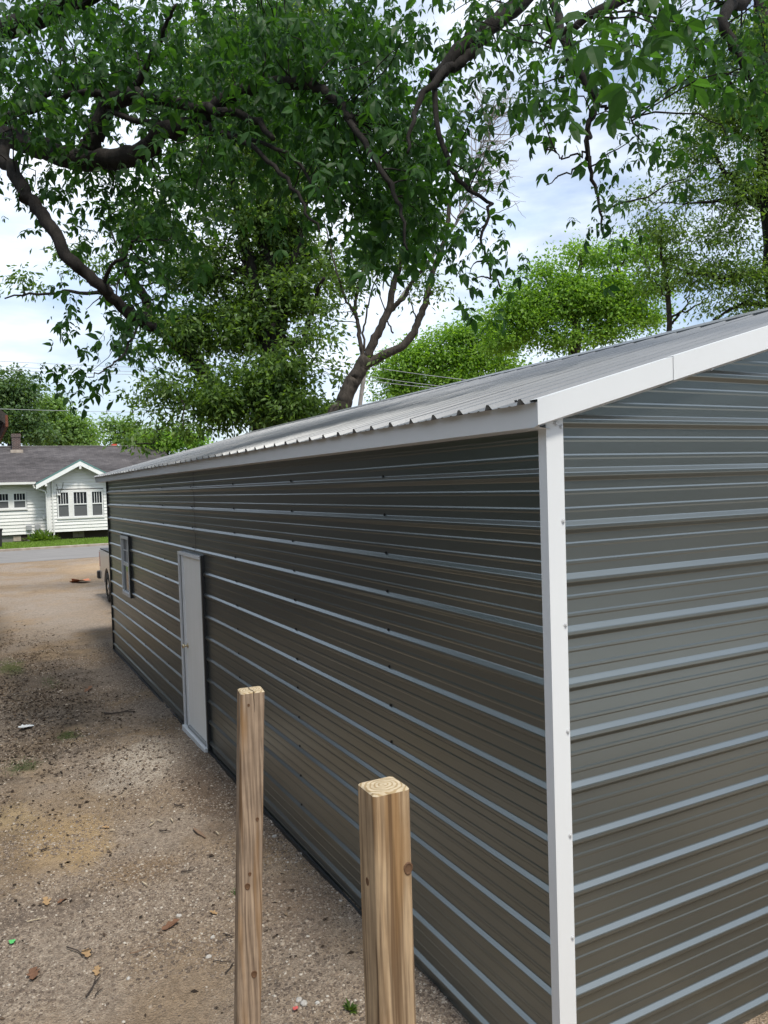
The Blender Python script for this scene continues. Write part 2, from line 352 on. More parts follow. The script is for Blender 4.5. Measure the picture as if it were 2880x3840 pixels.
blockm = M('grey_block_foundation', (0.16, 0.16, 0.15), 0.9)
voidm = M('crawlspace_shade_tone', (0.035, 0.025, 0.02), 0.95)  # near-black tone standing for the shade under the house
greybox = M('grey_utility_box', (0.32, 0.33, 0.34), 0.5)
brownm = M('brown_stained_boards', (0.05, 0.042, 0.036), 0.75)
lk(brownm, ramp(brownm, noise(brownm, coord(brownm, (3, 3, 0.5)), 4, 5), [(0.3, (0.035, 0.03, 0.026)), (0.7, (0.07, 0.056, 0.047))]), bsdf(brownm).inputs['Base Color'])
rustm = M('rust_fascia', (0.20, 0.07, 0.04), 0.8)
redm = M('red_flue_cap', (0.55, 0.07, 0.035), 0.6)
cable = M('cable_grey', (0.32, 0.34, 0.36), 0.6)
stonem = M('pebble_stone', (0.4, 0.36, 0.31), 0.85)
gg = nd(stonem, 'NewGeometry')
lk(stonem, ramp(stonem, gg.outputs['Random Per Island'], [(0.0, (0.085, 0.064, 0.049)), (0.3, (0.14, 0.107, 0.082)), (0.58, (0.22, 0.17, 0.128)), (0.85, (0.32, 0.26, 0.20)), (0.97, (0.42, 0.365, 0.30)), (1.0, (0.52, 0.48, 0.42))]), bsdf(stonem).inputs['Base Color'])
palestone = M('pale_stone', (0.50, 0.48, 0.46), 0.85)
lk(palestone, ramp(palestone, noise(palestone, coord(palestone), 40, 4), [(0.3, (0.36, 0.34, 0.31)), (0.7, (0.58, 0.56, 0.53))]), bsdf(palestone).inputs['Base Color'])
greenscrap = M('green_plastic_scrap', (0.12, 0.55, 0.16), 0.4)
pinkscrap = M('pink_plastic_scrap', (0.62, 0.13, 0.12), 0.5)
orangem = M('orange_rag_cloth', (0.62, 0.22, 0.11), 0.9)

# ------------------------------------------------------------------ ground, road, lawns
def ground_h(x, y):
    near = np.clip((14-y)/6, 0, 1)*np.clip((y+4)/2, 0, 1)
    return ((fbm(x*1.1+3, y*0.9, 3)-.47)*0.07 + (fbm(x*7, y*7, 9, 3)-.44)*0.028)*near + 0.035*np.clip((3-y)/3, 0, 1)*np.clip((x+1.6)/1.2, 0, 1)*near
xs = np.unique(np.round(np.concatenate([np.linspace(-400, -8, 12), np.arange(-8, -3, .4), np.arange(-3, 0.31, .035), np.arange(.5, 8, .5), np.linspace(8, 400, 12)]), 4))
ys = np.unique(np.round(np.concatenate([np.linspace(-300, -6, 10), np.arange(-6, -1, .3), np.arange(-1, 10, .035), np.arange(10, 18, .12), np.arange(18, 60, 1.5), np.linspace(60, 600, 14)]), 4))
X, Y = np.meshgrid(xs, ys); Zg = ground_h(X, Y)
V = np.stack([X.ravel(), Y.ravel(), Zg.ravel()], 1); nx, ny = len(xs), len(ys)
I = (np.arange(ny-1)[:, None]*nx + np.arange(nx-1)[None]).ravel()
ground = npmesh('ground', V, [np.stack([I, I+1, I+nx+1, I+nx], 1)], groundm, kind='structure', smooth=True)
RY0, RY1 = 34.6, 42.4
def wavy_strip(name, y0, y1, z, mat, wob=0.25):
    x = np.arange(-120, 121, 1.0)
    a = np.stack([x, y0+(fbm(x*.3, x*0, 5)-.45)*wob*2, np.full_like(x, z)], 1); b = np.stack([x, np.full_like(x, y1), np.full_like(x, z)], 1)
    n = len(x); i = np.arange(n-1)
    return npmesh(name, np.vstack([a, b]), [np.stack([i, i+1, n+i+1, n+i], 1)], mat, kind='structure')
wavy_strip('road', RY0, RY1, 0.006, roadm, 0.7)
MB().box(-120, 120, RY1, RY1+0.28, -.05, 0.12).build('kerb', curbm, kind='structure', bevel=0.02)
wavy_strip('front_lawn', RY1+0.28, 62, 0.05, lawnm, 0)
# verge lawn left of the gravel lot
ang = np.linspace(0, 2*math.pi, 60, endpoint=False)
r_ = 1+0.16*np.sin(3*ang+1)+0.07*np.sin(7*ang)
lv = np.stack([-8.9+5.6*r_*np.cos(ang), 27+6.6*r_*np.sin(ang), np.full(60, 0.012)], 1)
mesh('verge_lawn', lv, [tuple(range(60))], lawnm, kind='structure')
lv = np.stack([4+14*np.cos(ang)*r_, -9.8+8.8*np.sin(ang)*(1+.05*np.sin(5*ang)), np.full(60, 0.012)], 1)
mesh('bounce_ground', lv, [tuple(range(60))], bouncem, kind='structure')  # unseen pale ground, added to brighten what the gable mirrors
def blades(n, fx, fy, z, h, wdt, name, label, mat):
    x = fx(n); y = fy(n, x); a = RNG.uniform(0, 2*math.pi, len(x)); hh = h*RNG.uniform(.5, 1.3, len(x)); l = RNG.uniform(-.5, .5, (len(x), 2))*hh[:, None]
    zz = z + (ground_h(x, y) if z < 0.02 else 0)
    p = np.stack([x, y, np.broadcast_to(zz, x.shape)], 1); d = np.stack([np.cos(a), np.sin(a), 0*a], 1)*wdt
    t = p + np.stack([l[:, 0], l[:, 1], hh], 1)
    V = np.stack([p-d, p+d, t], 1).reshape(-1, 3); F = np.arange(len(V)).reshape(-1, 3)
    return tag(npmesh(name, V, [F], mat, kind='stuff'), label, 'grass')
blades(26000, lambda n: RNG.uniform(-6, 10, n), lambda n, x: RNG.uniform(RY1+.3, 49.3, n), 0.05, 0.11, 0.02, 'grass', 'bright green grass strip between kerb and white house', grassm)
def verge_pts(n):
    return RNG.uniform(-13.6, -3.6, n)
blades(9000, verge_pts, lambda n, x: 27+np.sqrt(np.clip(1-((x+8.9)/5.4)**2, 0, 1))*6.2*RNG.uniform(-1, 1, n), 0.02, 0.09, 0.015, 'grass', 'grass on the verge at the left edge of the gravel lot', grassm)
cl = [(gpx(20, 1440), .22, .7), (gpx(45, 1655), .16, .25), (gpx(150, 1590), .12, .2), (gpx(110, 1475), .1, .4), (gpx(520, 1925), .05, .06)]
idx = RNG.integers(0, len(cl), 2600); cc = np.array([[c[0][0], c[0][1], c[1], c[2]] for c in cl])[idx]
blades(2600, lambda n: cc[:, 0]+RNG.normal(0, 1, n)*cc[:, 2]*.6, lambda n, x: cc[:, 1]+RNG.normal(0, 1, n)*cc[:, 3]*.6, 0.0, 0.014, 0.0028, 'grass_tufts', 'thin mossy grass tufts scattered over the bare dirt', leaf_fardark)

# ------------------------------------------------------------------ metal garage
S = 0.2286; LEN = 12.19; HW = 3.05; PITCHR = 0.27; EAVE = 3.165
rib_z = lambda k: (13.5-k)*S
garage = empty('metal_garage', (0, 0, 0))
tag(garage, 'long charcoal ribbed metal garage with white corner trim and grey roof', 'garage')
def profile(a, b, phase=0.0):
    """(coordinate, height) pairs of the ribbed sheet between a and b; big ribs at phase + n*S"""
    pts = []
    k0 = int(math.floor((a-phase)/S))-1; k1 = int(math.ceil((b-phase)/S))+1
    for k in range(k0, k1+1):
        c = phase+k*S
        pts += [(c-.030, 0), (c-.026, .002), (c-.010, .0185), (c-.006, .020), (c+.006, .020), (c+.010, .0185), (c+.026, .002), (c+.030, 0)]
        for q in (S/3, 2*S/3): pts += [(c+q-.012, 0), (c+q-.005, .0024), (c+q+.005, .0024), (c+q+.012, 0)]
    def hgt(z):
        for (p, h), (q, g_) in zip(pts, pts[1:]):
            if p <= z <= q: return h+(g_-h)*(z-p)/(q-p+1e-12)
        return 0
    return [(a, hgt(a))] + [(p, h) for p, h in pts if a+1e-5 < p < b-1e-5] + [(b, hgt(b))]
def dent(u, z): return .0011*math.sin(2.3*u+2.1*math.sin(1.7*z+.8*u))*math.sin(4.1*z+1.3*math.sin(2.4*u)) + .0005*math.sin(6.3*u+3*math.sin(3.3*z))
def strip(mb, prof, fn0, fn1, place, step=.35):
    ln = max(abs(fn1(z)-fn0(z)) for z, h in prof); m_ = max(1, int(ln/step)); n = len(prof); vs = []
    for c in range(m_+1):
        t = c/m_
        for z, h in prof:
            u = fn0(z)+(fn1(z)-fn0(z))*t; vs.append(place(z, h+(dent(u, z) if h < .01 else 0), u))
    mb.poly(vs, [(c*n+i, (c+1)*n+i, (c+1)*n+i+1, c*n+i+1) for c in range(m_) for i in range(n-1)])
def sheet(mb, name, mat, parent):
    o = mb.build(name, mat, parent, smooth=True); o.data.set_sharp_from_angle(angle=R(9)); return o
ZB = -0.05
rows = [(ZB, rib_z(11)), (rib_z(11), rib_z(7)), (rib_z(7), rib_z(3)), (rib_z(3), rib_z(-1)), (rib_z(-1), rib_z(-5))]
phase = rib_z(13) % S
DOOR = (5.70, 6.72, 2.135); WIN = (10.10, 10.78, 1.19, 2.15)
def rects(y0, y1, z0, z1):
    out = [(y0, y1, z0, z1)]
    for hy0, hy1, hz0, hz1 in ((DOOR[0], DOOR[1], -1, DOOR[2]), (WIN[0], WIN[1], WIN[2], WIN[3])):
        new = []
        for a, b, c, d in out:
            if hy1 <= a or hy0 >= b or hz1 <= c or hz0 >= d: new.append((a, b, c, d)); continue
            if a < hy0: new.append((a, hy0, c, d))
            if hy1 < b: new.append((hy1, b, c, d))
            aa, bb = max(a, hy0), min(b, hy1)
            if c < hz0: new.append((aa, bb, c, hz0))
            if d > hz1: new.append((aa, bb, hz1, d))
        out = new
    return out
SEAM = 5.993
for ri, (z0, z1) in enumerate(rows[:4]):
    z1 = min(z1, 3.12)
    for si, (y0, y1) in enumerate(((0.02, SEAM+.03), (SEAM, LEN-.02))):
        mb = MB(); off = 0.0012*si + 0.0008*(ri % 2)
        for a, b, c, d in rects(y0, y1, z0, z1):
            strip(mb, profile(c, d, phase), lambda z: b, lambda z: a, lambda z, h, u: (.021-h-off, u, z))
        sheet(mb, 'wall_panel', metal, garage)
# far side wall
for z0, z1 in rows[:4]:
    mb = MB(); strip(mb, profile(z0, min(z1, 3.12), phase), lambda z: 0.02, lambda z: LEN-.02, lambda z, h, u: (2*HW-.021+h, u, z)); sheet(mb, 'wall_panel', metal, garage)
# gable ends
def gx0(z): return max(0.02, (z-EAVE+0.03)/PITCHR)
for yy, sg in ((0.0, -1), (LEN, 1)):
    for ri, (z0, z1) in enumerate(rows):
        z1 = min(z1, EAVE+HW*PITCHR-0.04); mb = MB(); off = 0.0008*(ri % 2)
        f0, f1 = (gx0, lambda z: 2*HW-gx0(z))
        if sg > 0: f0, f1 = f1, f0
        strip(mb, profile(z0, z1, phase), f0, f1, lambda z, h, u: (u, yy+sg*(h+off-.021), z)); sheet(mb, 'wall_panel', metal, garage)
# seam sealing crack, dented lap
mb = MB(); zz = np.arange(2.16, 3.06, 0.012)
prev = None
for z in zz:
    h = [h for h in profile(z-1e-4, z, phase)][0][1]; w_ = 0.004+0.004*vnoise(z*9, z*0+2, 1)
    cur = [(.017-h, SEAM+w_, z), (.017-h, SEAM-w_, z)]
    if prev: mb.poly(prev+cur, [(0, 1, 3, 2)])
    prev = cur
mb.build('seam_joint', dark, garage)
# screws
def screw_mesh(name, mat, r=.0075):
    mb = MB(); mb.tube([(0, 0, 0), (0, 0, .002)], r*1.35, 8); mb.tube([(0, 0, .002), (0, 0, .0075)], r*.8, 6)
    me = bpy.data.meshes.new(name); me.from_pydata(mb.v, [], mb.f); me.materials.append(mat); return me
sm = screw_mesh('screw', screwm); smw = screw_mesh('screw', screww)
rotL = Matrix.Rotation(R(-90), 4, 'Y'); rotG = Matrix.Rotation(R(90), 4, 'X')
def screw(me, loc, rot, parent):
    o = bpy.data.objects.new('screw', me); COL.objects.link(o); o.parent = parent
    o.matrix_local = Matrix.Translation(Vector(tuple(map(float, loc)))) @ rot
for yc in (1.51, 3.03, 4.54, 6.12, 7.62, 9.15, 10.69):
    for k in range(0, 13):
        z = rib_z(k)+0.033 - (0.06 if k == 0 else 0)
        if DOOR[0]-.05 < yc < DOOR[1]+.05 and z < DOOR[2]+.02: continue
        if WIN[0]-.05 < yc < WIN[1]+.05 and WIN[2]-.03 < z < WIN[3]+.03: continue
        screw(sm, (0.019, yc+random.uniform(-.006, .006), z+random.uniform(-.004, .004)), rotL, garage)

# corner trims (white L at near left corner, others too)
def corner(x, y, sx, sy, mat=trim, wx=.088, wy=.05):
    mb = MB(); o = .004
    X0, Y0 = x-sx*o, y-sy*o
    pts = [(X0, Y0), (X0+sx*wx, Y0), (X0+sx*wx, Y0+sy*.024), (X0+sx*(wx-.002), Y0+sy*.024), (X0+sx*(wx-.002), Y0+sy*.002), (X0+sx*.002, Y0+sy*.002),
           (X0+sx*.002, Y0+sy*(wy+o-.002)), (X0+sx*.024, Y0+sy*(wy+o-.002)), (X0+sx*.024, Y0+sy*(wy+o)), (X0, Y0+sy*(wy+o))]
    n = len(pts); v = [(px_, py_, ZB) for px_, py_ in pts] + [(px_, py_, 3.125) for px_, py_ in pts]
    mb.poly(v, [(i, (i+1) % n, n+(i+1) % n, n+i) for i in range(n)])
    return mb.build('corner_trim', mat, garage)
corner(0, 0, 1, 1, trim, .092, .048); corner(0, LEN, 1, -1, dark, .1, .03); corner(2*HW, 0, -1, 1); corner(2*HW, LEN, -1, -1)
for z in (3.06, 2.66, 2.215, 1.755, 1.30, 0.85, .4):
    screw(smw, (0.077, -0.0045, z), rotG, garage)
# base angle along the wall foot
MB().box(-.010, .010, .06, DOOR[0]-.01, ZB, 0.028).build('base_angle', dark, garage)
MB().box(-.010, .010, DOOR[1]+.01, LEN-.06, ZB, 0.022).build('base_angle', dark, garage)

# roof
YR0, YR1 = -0.035, 12.98; XE = -0.115
def roof_z(x): return EAVE + PITCHR*(x+0.06)
cosr = 1/math.sqrt(1+PITCHR**2); nrm = np.array([-PITCHR*cosr, 0, cosr])
yph = 0.02
npan = int(math.ceil((YR1-YR0)/(4*S)))
for side in (0, 1):
    for j in range(npan):
        a = YR0 if j == 0 else yph+4*S*j-.0; b = min(yph+4*S*(j+1)+.0, YR1)
        if a >= b: continue
        mb = MB(); off = 0.001*(j % 2)
        pr = profile(a, b, yph)
        def place(z, h, u):
            x = u; p = np.array([x, z, roof_z(x)]) + nrm*(h*1.25+off)
            if side: p[0] = 2*HW-p[0]
            return tuple(p)
        xe = XE + random.uniform(-.006, .006)
        for x0, x1 in ((xe, 0.9), (0.9, 2.0), (2.0, HW)):
            strip(mb, pr, (lambda z: x0) if side == 0 else (lambda z: x1), (lambda z: x1) if side == 0 else (lambda z: x0), place)
        sheet(mb, 'roof_panel', roofm, garage)
        for xx in (0.02, 1.5, 2.75):
            if side == 0 and j % 2 == 0: screw(sm, tuple(np.array([xx, a+.26, roof_z(xx)])+nrm*.003), Matrix.Rotation(-math.atan(PITCHR), 4, 'Y'), garage)
# ridge cap
mb = MB(); w_ = 0.17; zr = roof_z(HW)
prof = [(-w_, roof_z(HW-w_)+.030-.012), (-w_, roof_z(HW-w_)+.031), (-.03, zr+.030), (0, zr+.042), (.03, zr+.030), (w_, roof_z(HW-w_)+.031), (w_, roof_z(HW-w_)+.018)]
for y0, y1 in ((YR0-.02, 4.3), (4.25, 8.7), (8.65, YR1+.02)):
    n = len(prof); d_ = 0.0015 if y0 > 4 and y0 < 5 else 0
    MB().poly([(HW+x, y0, z+d_) for x, z in prof]+[(HW+x, y1, z+d_) for x, z in prof], [(i, i+1, n+i+1, n+i) for i in range(n-1)]).build('ridge_cap', roofm, garage)
# eave fascia (white)  and soffit return
FX = -0.075
mb = MB()
mb.poly([(FX, YR0-.012, 3.055), (FX, YR1-.02, 3.055), (FX-.004, YR1+.03, roof_z(FX)-.004), (FX-.004, YR0-.012, roof_z(FX)-.004),
         (.02, YR0+.03, 3.050), (.02, YR1-.02, 3.050), (FX+.002, YR1+.028, roof_z(FX)-.003), (FX+.002, YR0-.01, roof_z(FX)-.003), (FX+.002, YR0-.012, 3.058), (FX+.002, YR1-.02, 3.058)],
        [(0, 1, 2, 3), (0, 4, 5, 1), (3, 2, 6, 7), (7, 6, 9, 8)])
mb.build('eave_fascia', trim, garage)
mb = MB(); mb.poly([(2*HW-FX, YR0, 3.055), (2*HW-FX, YR1, 3.055), (2*HW-FX, YR1, roof_z(FX)-.004), (2*HW-FX, YR0, roof_z(FX)-.004), (2*HW+.02, YR0, 3.05), (2*HW+.02, YR1, 3.05)], [(0, 3, 2, 1), (0, 1, 5, 4)]).build('eave_fascia', trim, garage)
# rake trims, near gable in two lapped lengths
RH = 0.096
def rake(x0, x1, yf, lap, flip=False):
    mb = MB(); f = (lambda x: 2*HW-x) if flip else (lambda x: x)
    pts = []
    for x in (x0, x1):
        zt = roof_z(x)+.010+lap; zb = roof_z(x)-RH-lap
        pts += [(f(x), yf, zt), (f(x), yf, zb), (f(x), yf+.006, zb-.002), (f(x), .02, zb-.020), (f(x), yf+.05, zt)]
    q = [(0, 1, 6, 5), (1, 2, 7, 6), (2, 3, 8, 7), (0, 5, 9, 4)]
    if flip: q = [t[::-1] for t in q]
    mb.poly(pts, q)
    return mb.build('rake_trim', trim, garage)
rake(FX-.010, 0.72, -0.052, 0.0); rake(0.70, HW, -0.055, 0.002); rake(FX-.01, HW, -0.052, 0, True)
for xx in (.98, 1.62, 2.3): screw(smw, (xx, -.03, roof_z(xx)-RH-.010), rotG, garage)
screw(screw_mesh('screw', screww, .010), (0.05, -.0045, 3.075), rotG, garage)
for sx in (0, 1):
    mb = MB(); f = (lambda x: x) if not sx else (lambda x: 2*HW-x)
    mb.poly([(f(FX), YR1, roof_z(FX)), (f(HW), YR1, zr), (f(HW), YR1, zr-.11), (f(FX), YR1, roof_z(FX)-.11)], [(0, 1, 2, 3)]).build('rake_trim', trim, garage)

# door
y0, y1, zt = DOOR
door = MB().box(.004, .04, y0+.055, y1-.165, 0.09, zt-.045).build('door', doorm, garage, bevel=.003)
mb = MB(); mb.box(-.022, .04, y1-.045, y1, ZB, zt); mb.box(-.006, .04, y1-.165, y1-.1, 0.07, zt-.04); mb.build('door_jamb', trim, garage, bevel=.003)
MB().box(.0, .04, y1-.1, y1-.045, 0.0, zt-.04).build('door_gap', dark, garage)
MB().box(-.012, .04, y0+.02, y0+.053, 0.0, zt-.04).build('door_jamb', trim, garage, bevel=.003)
MB().box(-.014, .02, y0-.03, y0+.018, ZB, zt+.004).build('door_edge_trim', dark, garage)
MB().box(-.024, .04, y0+.02, y1, zt-.04, zt).build('door_head', trim, garage, bevel=.003)
MB().box(-.05, .04, y0+.0, y1, ZB, 0.055).build('threshold', trim, garage, bevel=.004)
MB().box(-.02, .04, y0+.054, y1-.17, 0.058, 0.088).build('door_sweep', M('grey_sweep', (.3, .31, .31), .5), garage)
kn = MB(); kn.tube([(-.012, 0, 0), (-.018, 0, 0)], .032, 14); kn.tube([(-.018, 0, 0), (-.05, 0, 0)], .012, 10)
kn.tube([(-.045, 0, 0), (-.052, 0, 0), (-.065, 0, 0), (-.076, 0, 0), (-.082, 0, 0)], [.012, .022, .028, .022, .006], 14)
o = kn.build('door_knob', brass, door, smooth=True); o.location = (.016, y1-.235, 1.04)
# window
y0, y1, z0, z1 = WIN
win = empty('window', (0, 0, 0)); win.parent = garage
mb = MB(); mb.box(-.02, .04, y1-.05, y1, z0, z1); mb.box(-.02, .04, y0, y0+.05, z0, z1); mb.box(-.021, .04, y0+.05, y1-.05, z1-.05, z1); mb.box(-.03, .04, y0+.05, y1-.05, z0, z0+.055); mb.build('frame', vinyl, win, bevel=.003)
zm = 1.69
MB().box(.0, .035, y0+.05, y1-.05, zm-.03, zm+.03).build('sash_rail', vinyl, win, bevel=.003)
MB().box(.02, .026, y0+.05, y1-.05, zm+.03, z1-.05).build('pane', glass, win)
MB().box(.012, .018, y0+.05, y1-.05, z0+.055, zm-.03).build('pane', glass, win)
ym = (y0+y1)/2
MB().box(.013, .0195, ym-.009, ym+.009, zm+.03, z1-.05).build('muntin', vinyl, win)
for q in (0.5,):
    zq = zm+.03+(z1-.08-zm)*q; MB().box(.0125, .0195, y0+.05, y1-.05, zq-.009, zq+.009).build('muntin', vinyl, win)
MB().box(-.014, .02, y0-.04, y0-.002, z0-.01, z1+.02).build('window_edge_trim', dark, win)
MB().box(-.014, .02, y0-.002, y1+.004, z1+.002, z1+.02).build('window_edge_trim', dark, win)

# ------------------------------------------------------------------ wooden posts
def post(x, y, top, yaw, lean, mat, label, crack, knots):
    root = empty('wooden_post', (x, y, 0), yaw); tag(root, label, 'post', 'cut timber posts in the foreground')
    h = .0445; c = .006
    sec = [(-h+c, -h), (h-c, -h), (h, -h+c), (h, h-c), (h-c, h), (-h+c, h), (-h, h-c), (-h, -h+c)]
    n = len(sec); mb = MB(); zs = [-.1, .5, 1.0, 1.4, 1.7, 1.9, top-.07, top-.004]; vs = []
    for i, z in enumerate(zs):
        for (a, b) in sec:
            k_ = 1+.012*math.sin(z*5+a*40)
            dx = lean[0]*(z-top); dy = lean[1]*(z-top); vs.append((a*k_+dx, b*k_+dy, z))
    fs = []
    for i in range(len(zs)-1):
        for k in range(n):
            fs.append((i*n+k, i*n+(k+1) % n, (i+1)*n+(k+1) % n, (i+1)*n+k))
    mb.poly(vs, fs); mb.build('shaft', mat, root)
    # sawn end with slightly rounded rim
    c2 = .004; top_v = [(a, b, top-.004) for a, b in sec] + [(a*(1-c2/h), b*(1-c2/h), top + .0015*math.sin(a*90+b*50)) for a, b in sec] + [(0, 0, top+.001)]
    MB().poly(top_v, [(k, (k+1) % n, n+(k+1) % n, n+k) for k in range(n)] + [(n+k, n+(k+1) % n, 2*n) for k in range(n)]).build('sawn_end', endgrain, root)
    for (face, u, z, r) in knots:
        mb = MB(); dxy = (lean[0]*(z-top), lean[1]*(z-top)); m_ = 12
        ring = [(1.0, -.001), (1.0, .0012), (.75, .0022), (.7, .0006), (.35, .0012), (0.001, .0004)]; vv = []
        for rr, o_ in ring:
            for k in range(m_):
                w_ = 2*math.pi*k/m_; pu = u+r*rr*math.cos(w_)*(1+.12*math.sin(3*w_)); pz = z+1.35*r*rr*math.sin(w_)
                vv.append((pu+dxy[0], -h-o_+dxy[1], pz) if face == 'f' else (-h-o_+dxy[0], pu+dxy[1], pz))
        ff = [(i*m_+k, i*m_+(k+1) % m_, (i+1)*m_+(k+1) % m_, (i+1)*m_+k) for i in range(len(ring)-1) for k in range(m_)]
        if face != 'f': ff = [q[::-1] for q in ff]
        mb.poly(vv, ff); mb.build('knot', knotm, root, smooth=True)
    if crack:
        mb = MB()
        path = [(.003, -h-.0006, top-.075), (.0045, -h-.0006, top-.05), (.003, -h-.0006, top-.02), (.004, -h-.0006, top+.0012), (.000, -h*.5, top+.0022), (-.006, 0, top+.0022), (-.004, h*.55, top+.0022), (-.008, h*.95, top+.0022)]
        wd = [.0004, .0010, .0014, .0018, .0018, .0014, .0016, .0008]
        for (p, a), (q, b) in zip(zip(path, wd), zip(path[1:], wd[1:])):
            mb.poly([(p[0]-a, p[1], p[2]), (p[0]+a, p[1], p[2]), (q[0]+b, q[1], q[2]), (q[0]-b, q[1], q[2])], [(0, 1, 2, 3)])
        mb.build('crack', crackm, root)
    return root
post(-1.362, -1.053, 2.168, -0.027, (0.0, 0.0), wood_a, 'thick wooden post nearest the white garage corner, closest to the viewer', False,
     [('f', .033, 1.99, .011), ('f', .026, 1.56, .006), ('s', .002, 1.96, .007), ('f', .015, 1.2, .008)])
post(-1.252, 0.223, 2.086, -0.158, (0.047, 0.0), wood_b, 'slimmer-looking wooden post standing left, with a split across its sawn top', True,
     [('f', -.015, 2.04, .0045), ('f', .022, 1.61, .006), ('f', -.012, 1.365, .010), ('f', .016, 1.03, .011), ('f', -.004, 1.41, .006)])

# ------------------------------------------------------------------ white house across the road
YB, YL = 49.6, 50.3
def hp(cx, cy, y): 
    p = on(cx/3.456, 1500+cy/3.456, 1, y); return p[0], p[2]
house = empty('white_house', (0, YB, 0)); tag(house, 'white clapboard house across the road with dark shingle roof and cross gable', 'house')
def hb(mb, name, mat, parent=house, **k):
    o = mb.build(name, mat, parent, **k)
    if parent is house: o.location = (0, -YB, 0)
    return o
xc, _ = hp(622, 1400, YB); xr = xc + 4.55
zbot = hp(650, 1715, YB)[1]; zeave = hp(455, 1085, YB)[1]; xa, zapex = hp(1020, 790, YB)
slope = (zapex-hp(455, 1095, YB)[1])/(xa-hp(455, 1095, YB)[0])
xtipL = hp(455, 1095, YB)[0]; xtipR = 2*xa-xtipL; xr = 2*xa-xc
zl_bot = hp(300, 1740, YL)[1]; zl_top = hp(200, 1075, YL)[1]
ztop_c = zapex-(xa-xc)*slope
NB = 24; bh = 0.205
def board(x0, x1, y, z, parent=house, h=bh):
    mb = MB(); mb.poly([(x0, y, z+h+.02), (x1, y, z+h+.02), (x1, y-.045, z), (x0, y-.045, z), (x1, y, z), (x0, y, z)], [(0, 3, 2, 1), (3, 5, 4, 2), (0, 5, 3), (1, 2, 4)])
    hb(mb, 'siding_board', siding)
# window openings on the bay and the left wing
def wrect(cx0, cx1, cy0, cy1, y):
    a = hp(cx0, (cy0+cy1)/2, y)[0]; b = hp(cx1, (cy0+cy1)/2, y)[0]; m_ = (cx0+cx1)/2
    return a, b, hp(m_, cy1, y)[1], hp(m_, cy0, y)[1]
bay = [wrect(742, 902, 1186, 1525, YB), wrect(942, 1140, 1180, 1512, YB), wrect(1180, 1336, 1172, 1500, YB)]
zb_ = min(r[2] for r in bay); zt_ = max(r[3] for r in bay); bay = [(a, b, zb_, zt_) for a, b, _, _ in bay]
lw = [wrect(-62, 122, 1207, 1415, YL), wrect(165, 342, 1198, 1408, YL)]
zb2 = min(r[2] for r in lw); zt2 = max(r[3] for r in lw); lw = [(a, b, zb2, zt2) for a, b, _, _ in lw]
bx0, bx1 = bay[0][0]-.03, bay[-1][1]+.03
z = zbot; 
while z < zapex-.25:
    if z > ztop_c-bh: ins = (z+bh-ztop_c)/slope
    else: ins = 0
    a, b = xc+ins, xr-ins
    if z+bh > zb_-.05 and z < zt_+.02:
        board(a, bx0, YB, z); board(bx1, b, YB, z)
    else: board(a, b, YB, z)
    z += bh
hb(MB().box(xc, xr, YB+.11, YB+.25, zbot, ztop_c-.05).prism([(xc, YB+.11, ztop_c-.05), (xr, YB+.11, ztop_c-.05), (xa, YB+.11, zapex-.1)], (0, .14, 0)), 'wall', siding)
XL = xc-11.0
z = zl_bot; lx0, lx1 = lw[0][0]-.03, lw[-1][1]+.03
while z < zl_top:
    if z+bh > zb2-.05 and z < zt2+.02: board(XL, lx0, YL, z); board(lx1, xc, YL, z)
    else: board(XL, xc, YL, z)
    z += bh
hb(MB().box(XL, xc-.002, YL+.11, YL+.25, zl_bot, zl_top+.1), 'wall', siding)
hb(MB().box(xc-.0, xc+.16, YB-.06, YB-.0, zbot, ztop_c), 'corner_board', siding)
hb(MB().box(xc-.03, xc-.001, YB-.06, YL, zbot, ztop_c), 'corner_board', siding)
XR = xc+9.2
hb(MB().box(xr-.15, xr, YB+.15, 57.5, zbot, ztop_c), 'wall', siding)
hb(MB().box(xr, XR, YL+.4, YL+.55, zl_bot, zl_top+.1), 'wall', siding)
hb(MB().box(XL, XR, 57.5, 57.65, 0.4, zl_top+.1), 'wall', siding)
for xx in (XL, XR-.15):
    mb = MB(); mb.box(xx, xx+.15, YL+.56, 57.49, .4, zl_top+.1); hb(mb, 'wall', siding)
# foundation
hb(MB().box(XL, xc-.2, YL+.1, YL+.3, 0, zl_bot), 'foundation', blockm); hb(MB().box(xc+.2, xr-.2, YB+.5, YB+.7, 0, zbot), 'foundation', voidm)  # under the bay a dark sheet stands in for the shaded void
for q in (0.35, 0.5):
    x_ = hp(945+ (q-.35)*500, 1760, YB+.45)[0]; hb(MB().box(x_, x_+.33, YB+.44, YB+.49, .15, zbot-.06), 'vent_panel', M('vent_tan', (.16, .14, .11), .9))
x_ = hp(175, 1800, YL)[0]; hb(MB().box(x_, x_+.42, YL+.05, YL+.095, .1, zl_bot-.08), 'access_hatch', curbm)
x_ = hp(275, 1800, YL)[0]; hb(MB().box(x_, x_+.35, YL+.06, YL+.095, .1, zl_bot-.05), 'vent_panel', voidm)
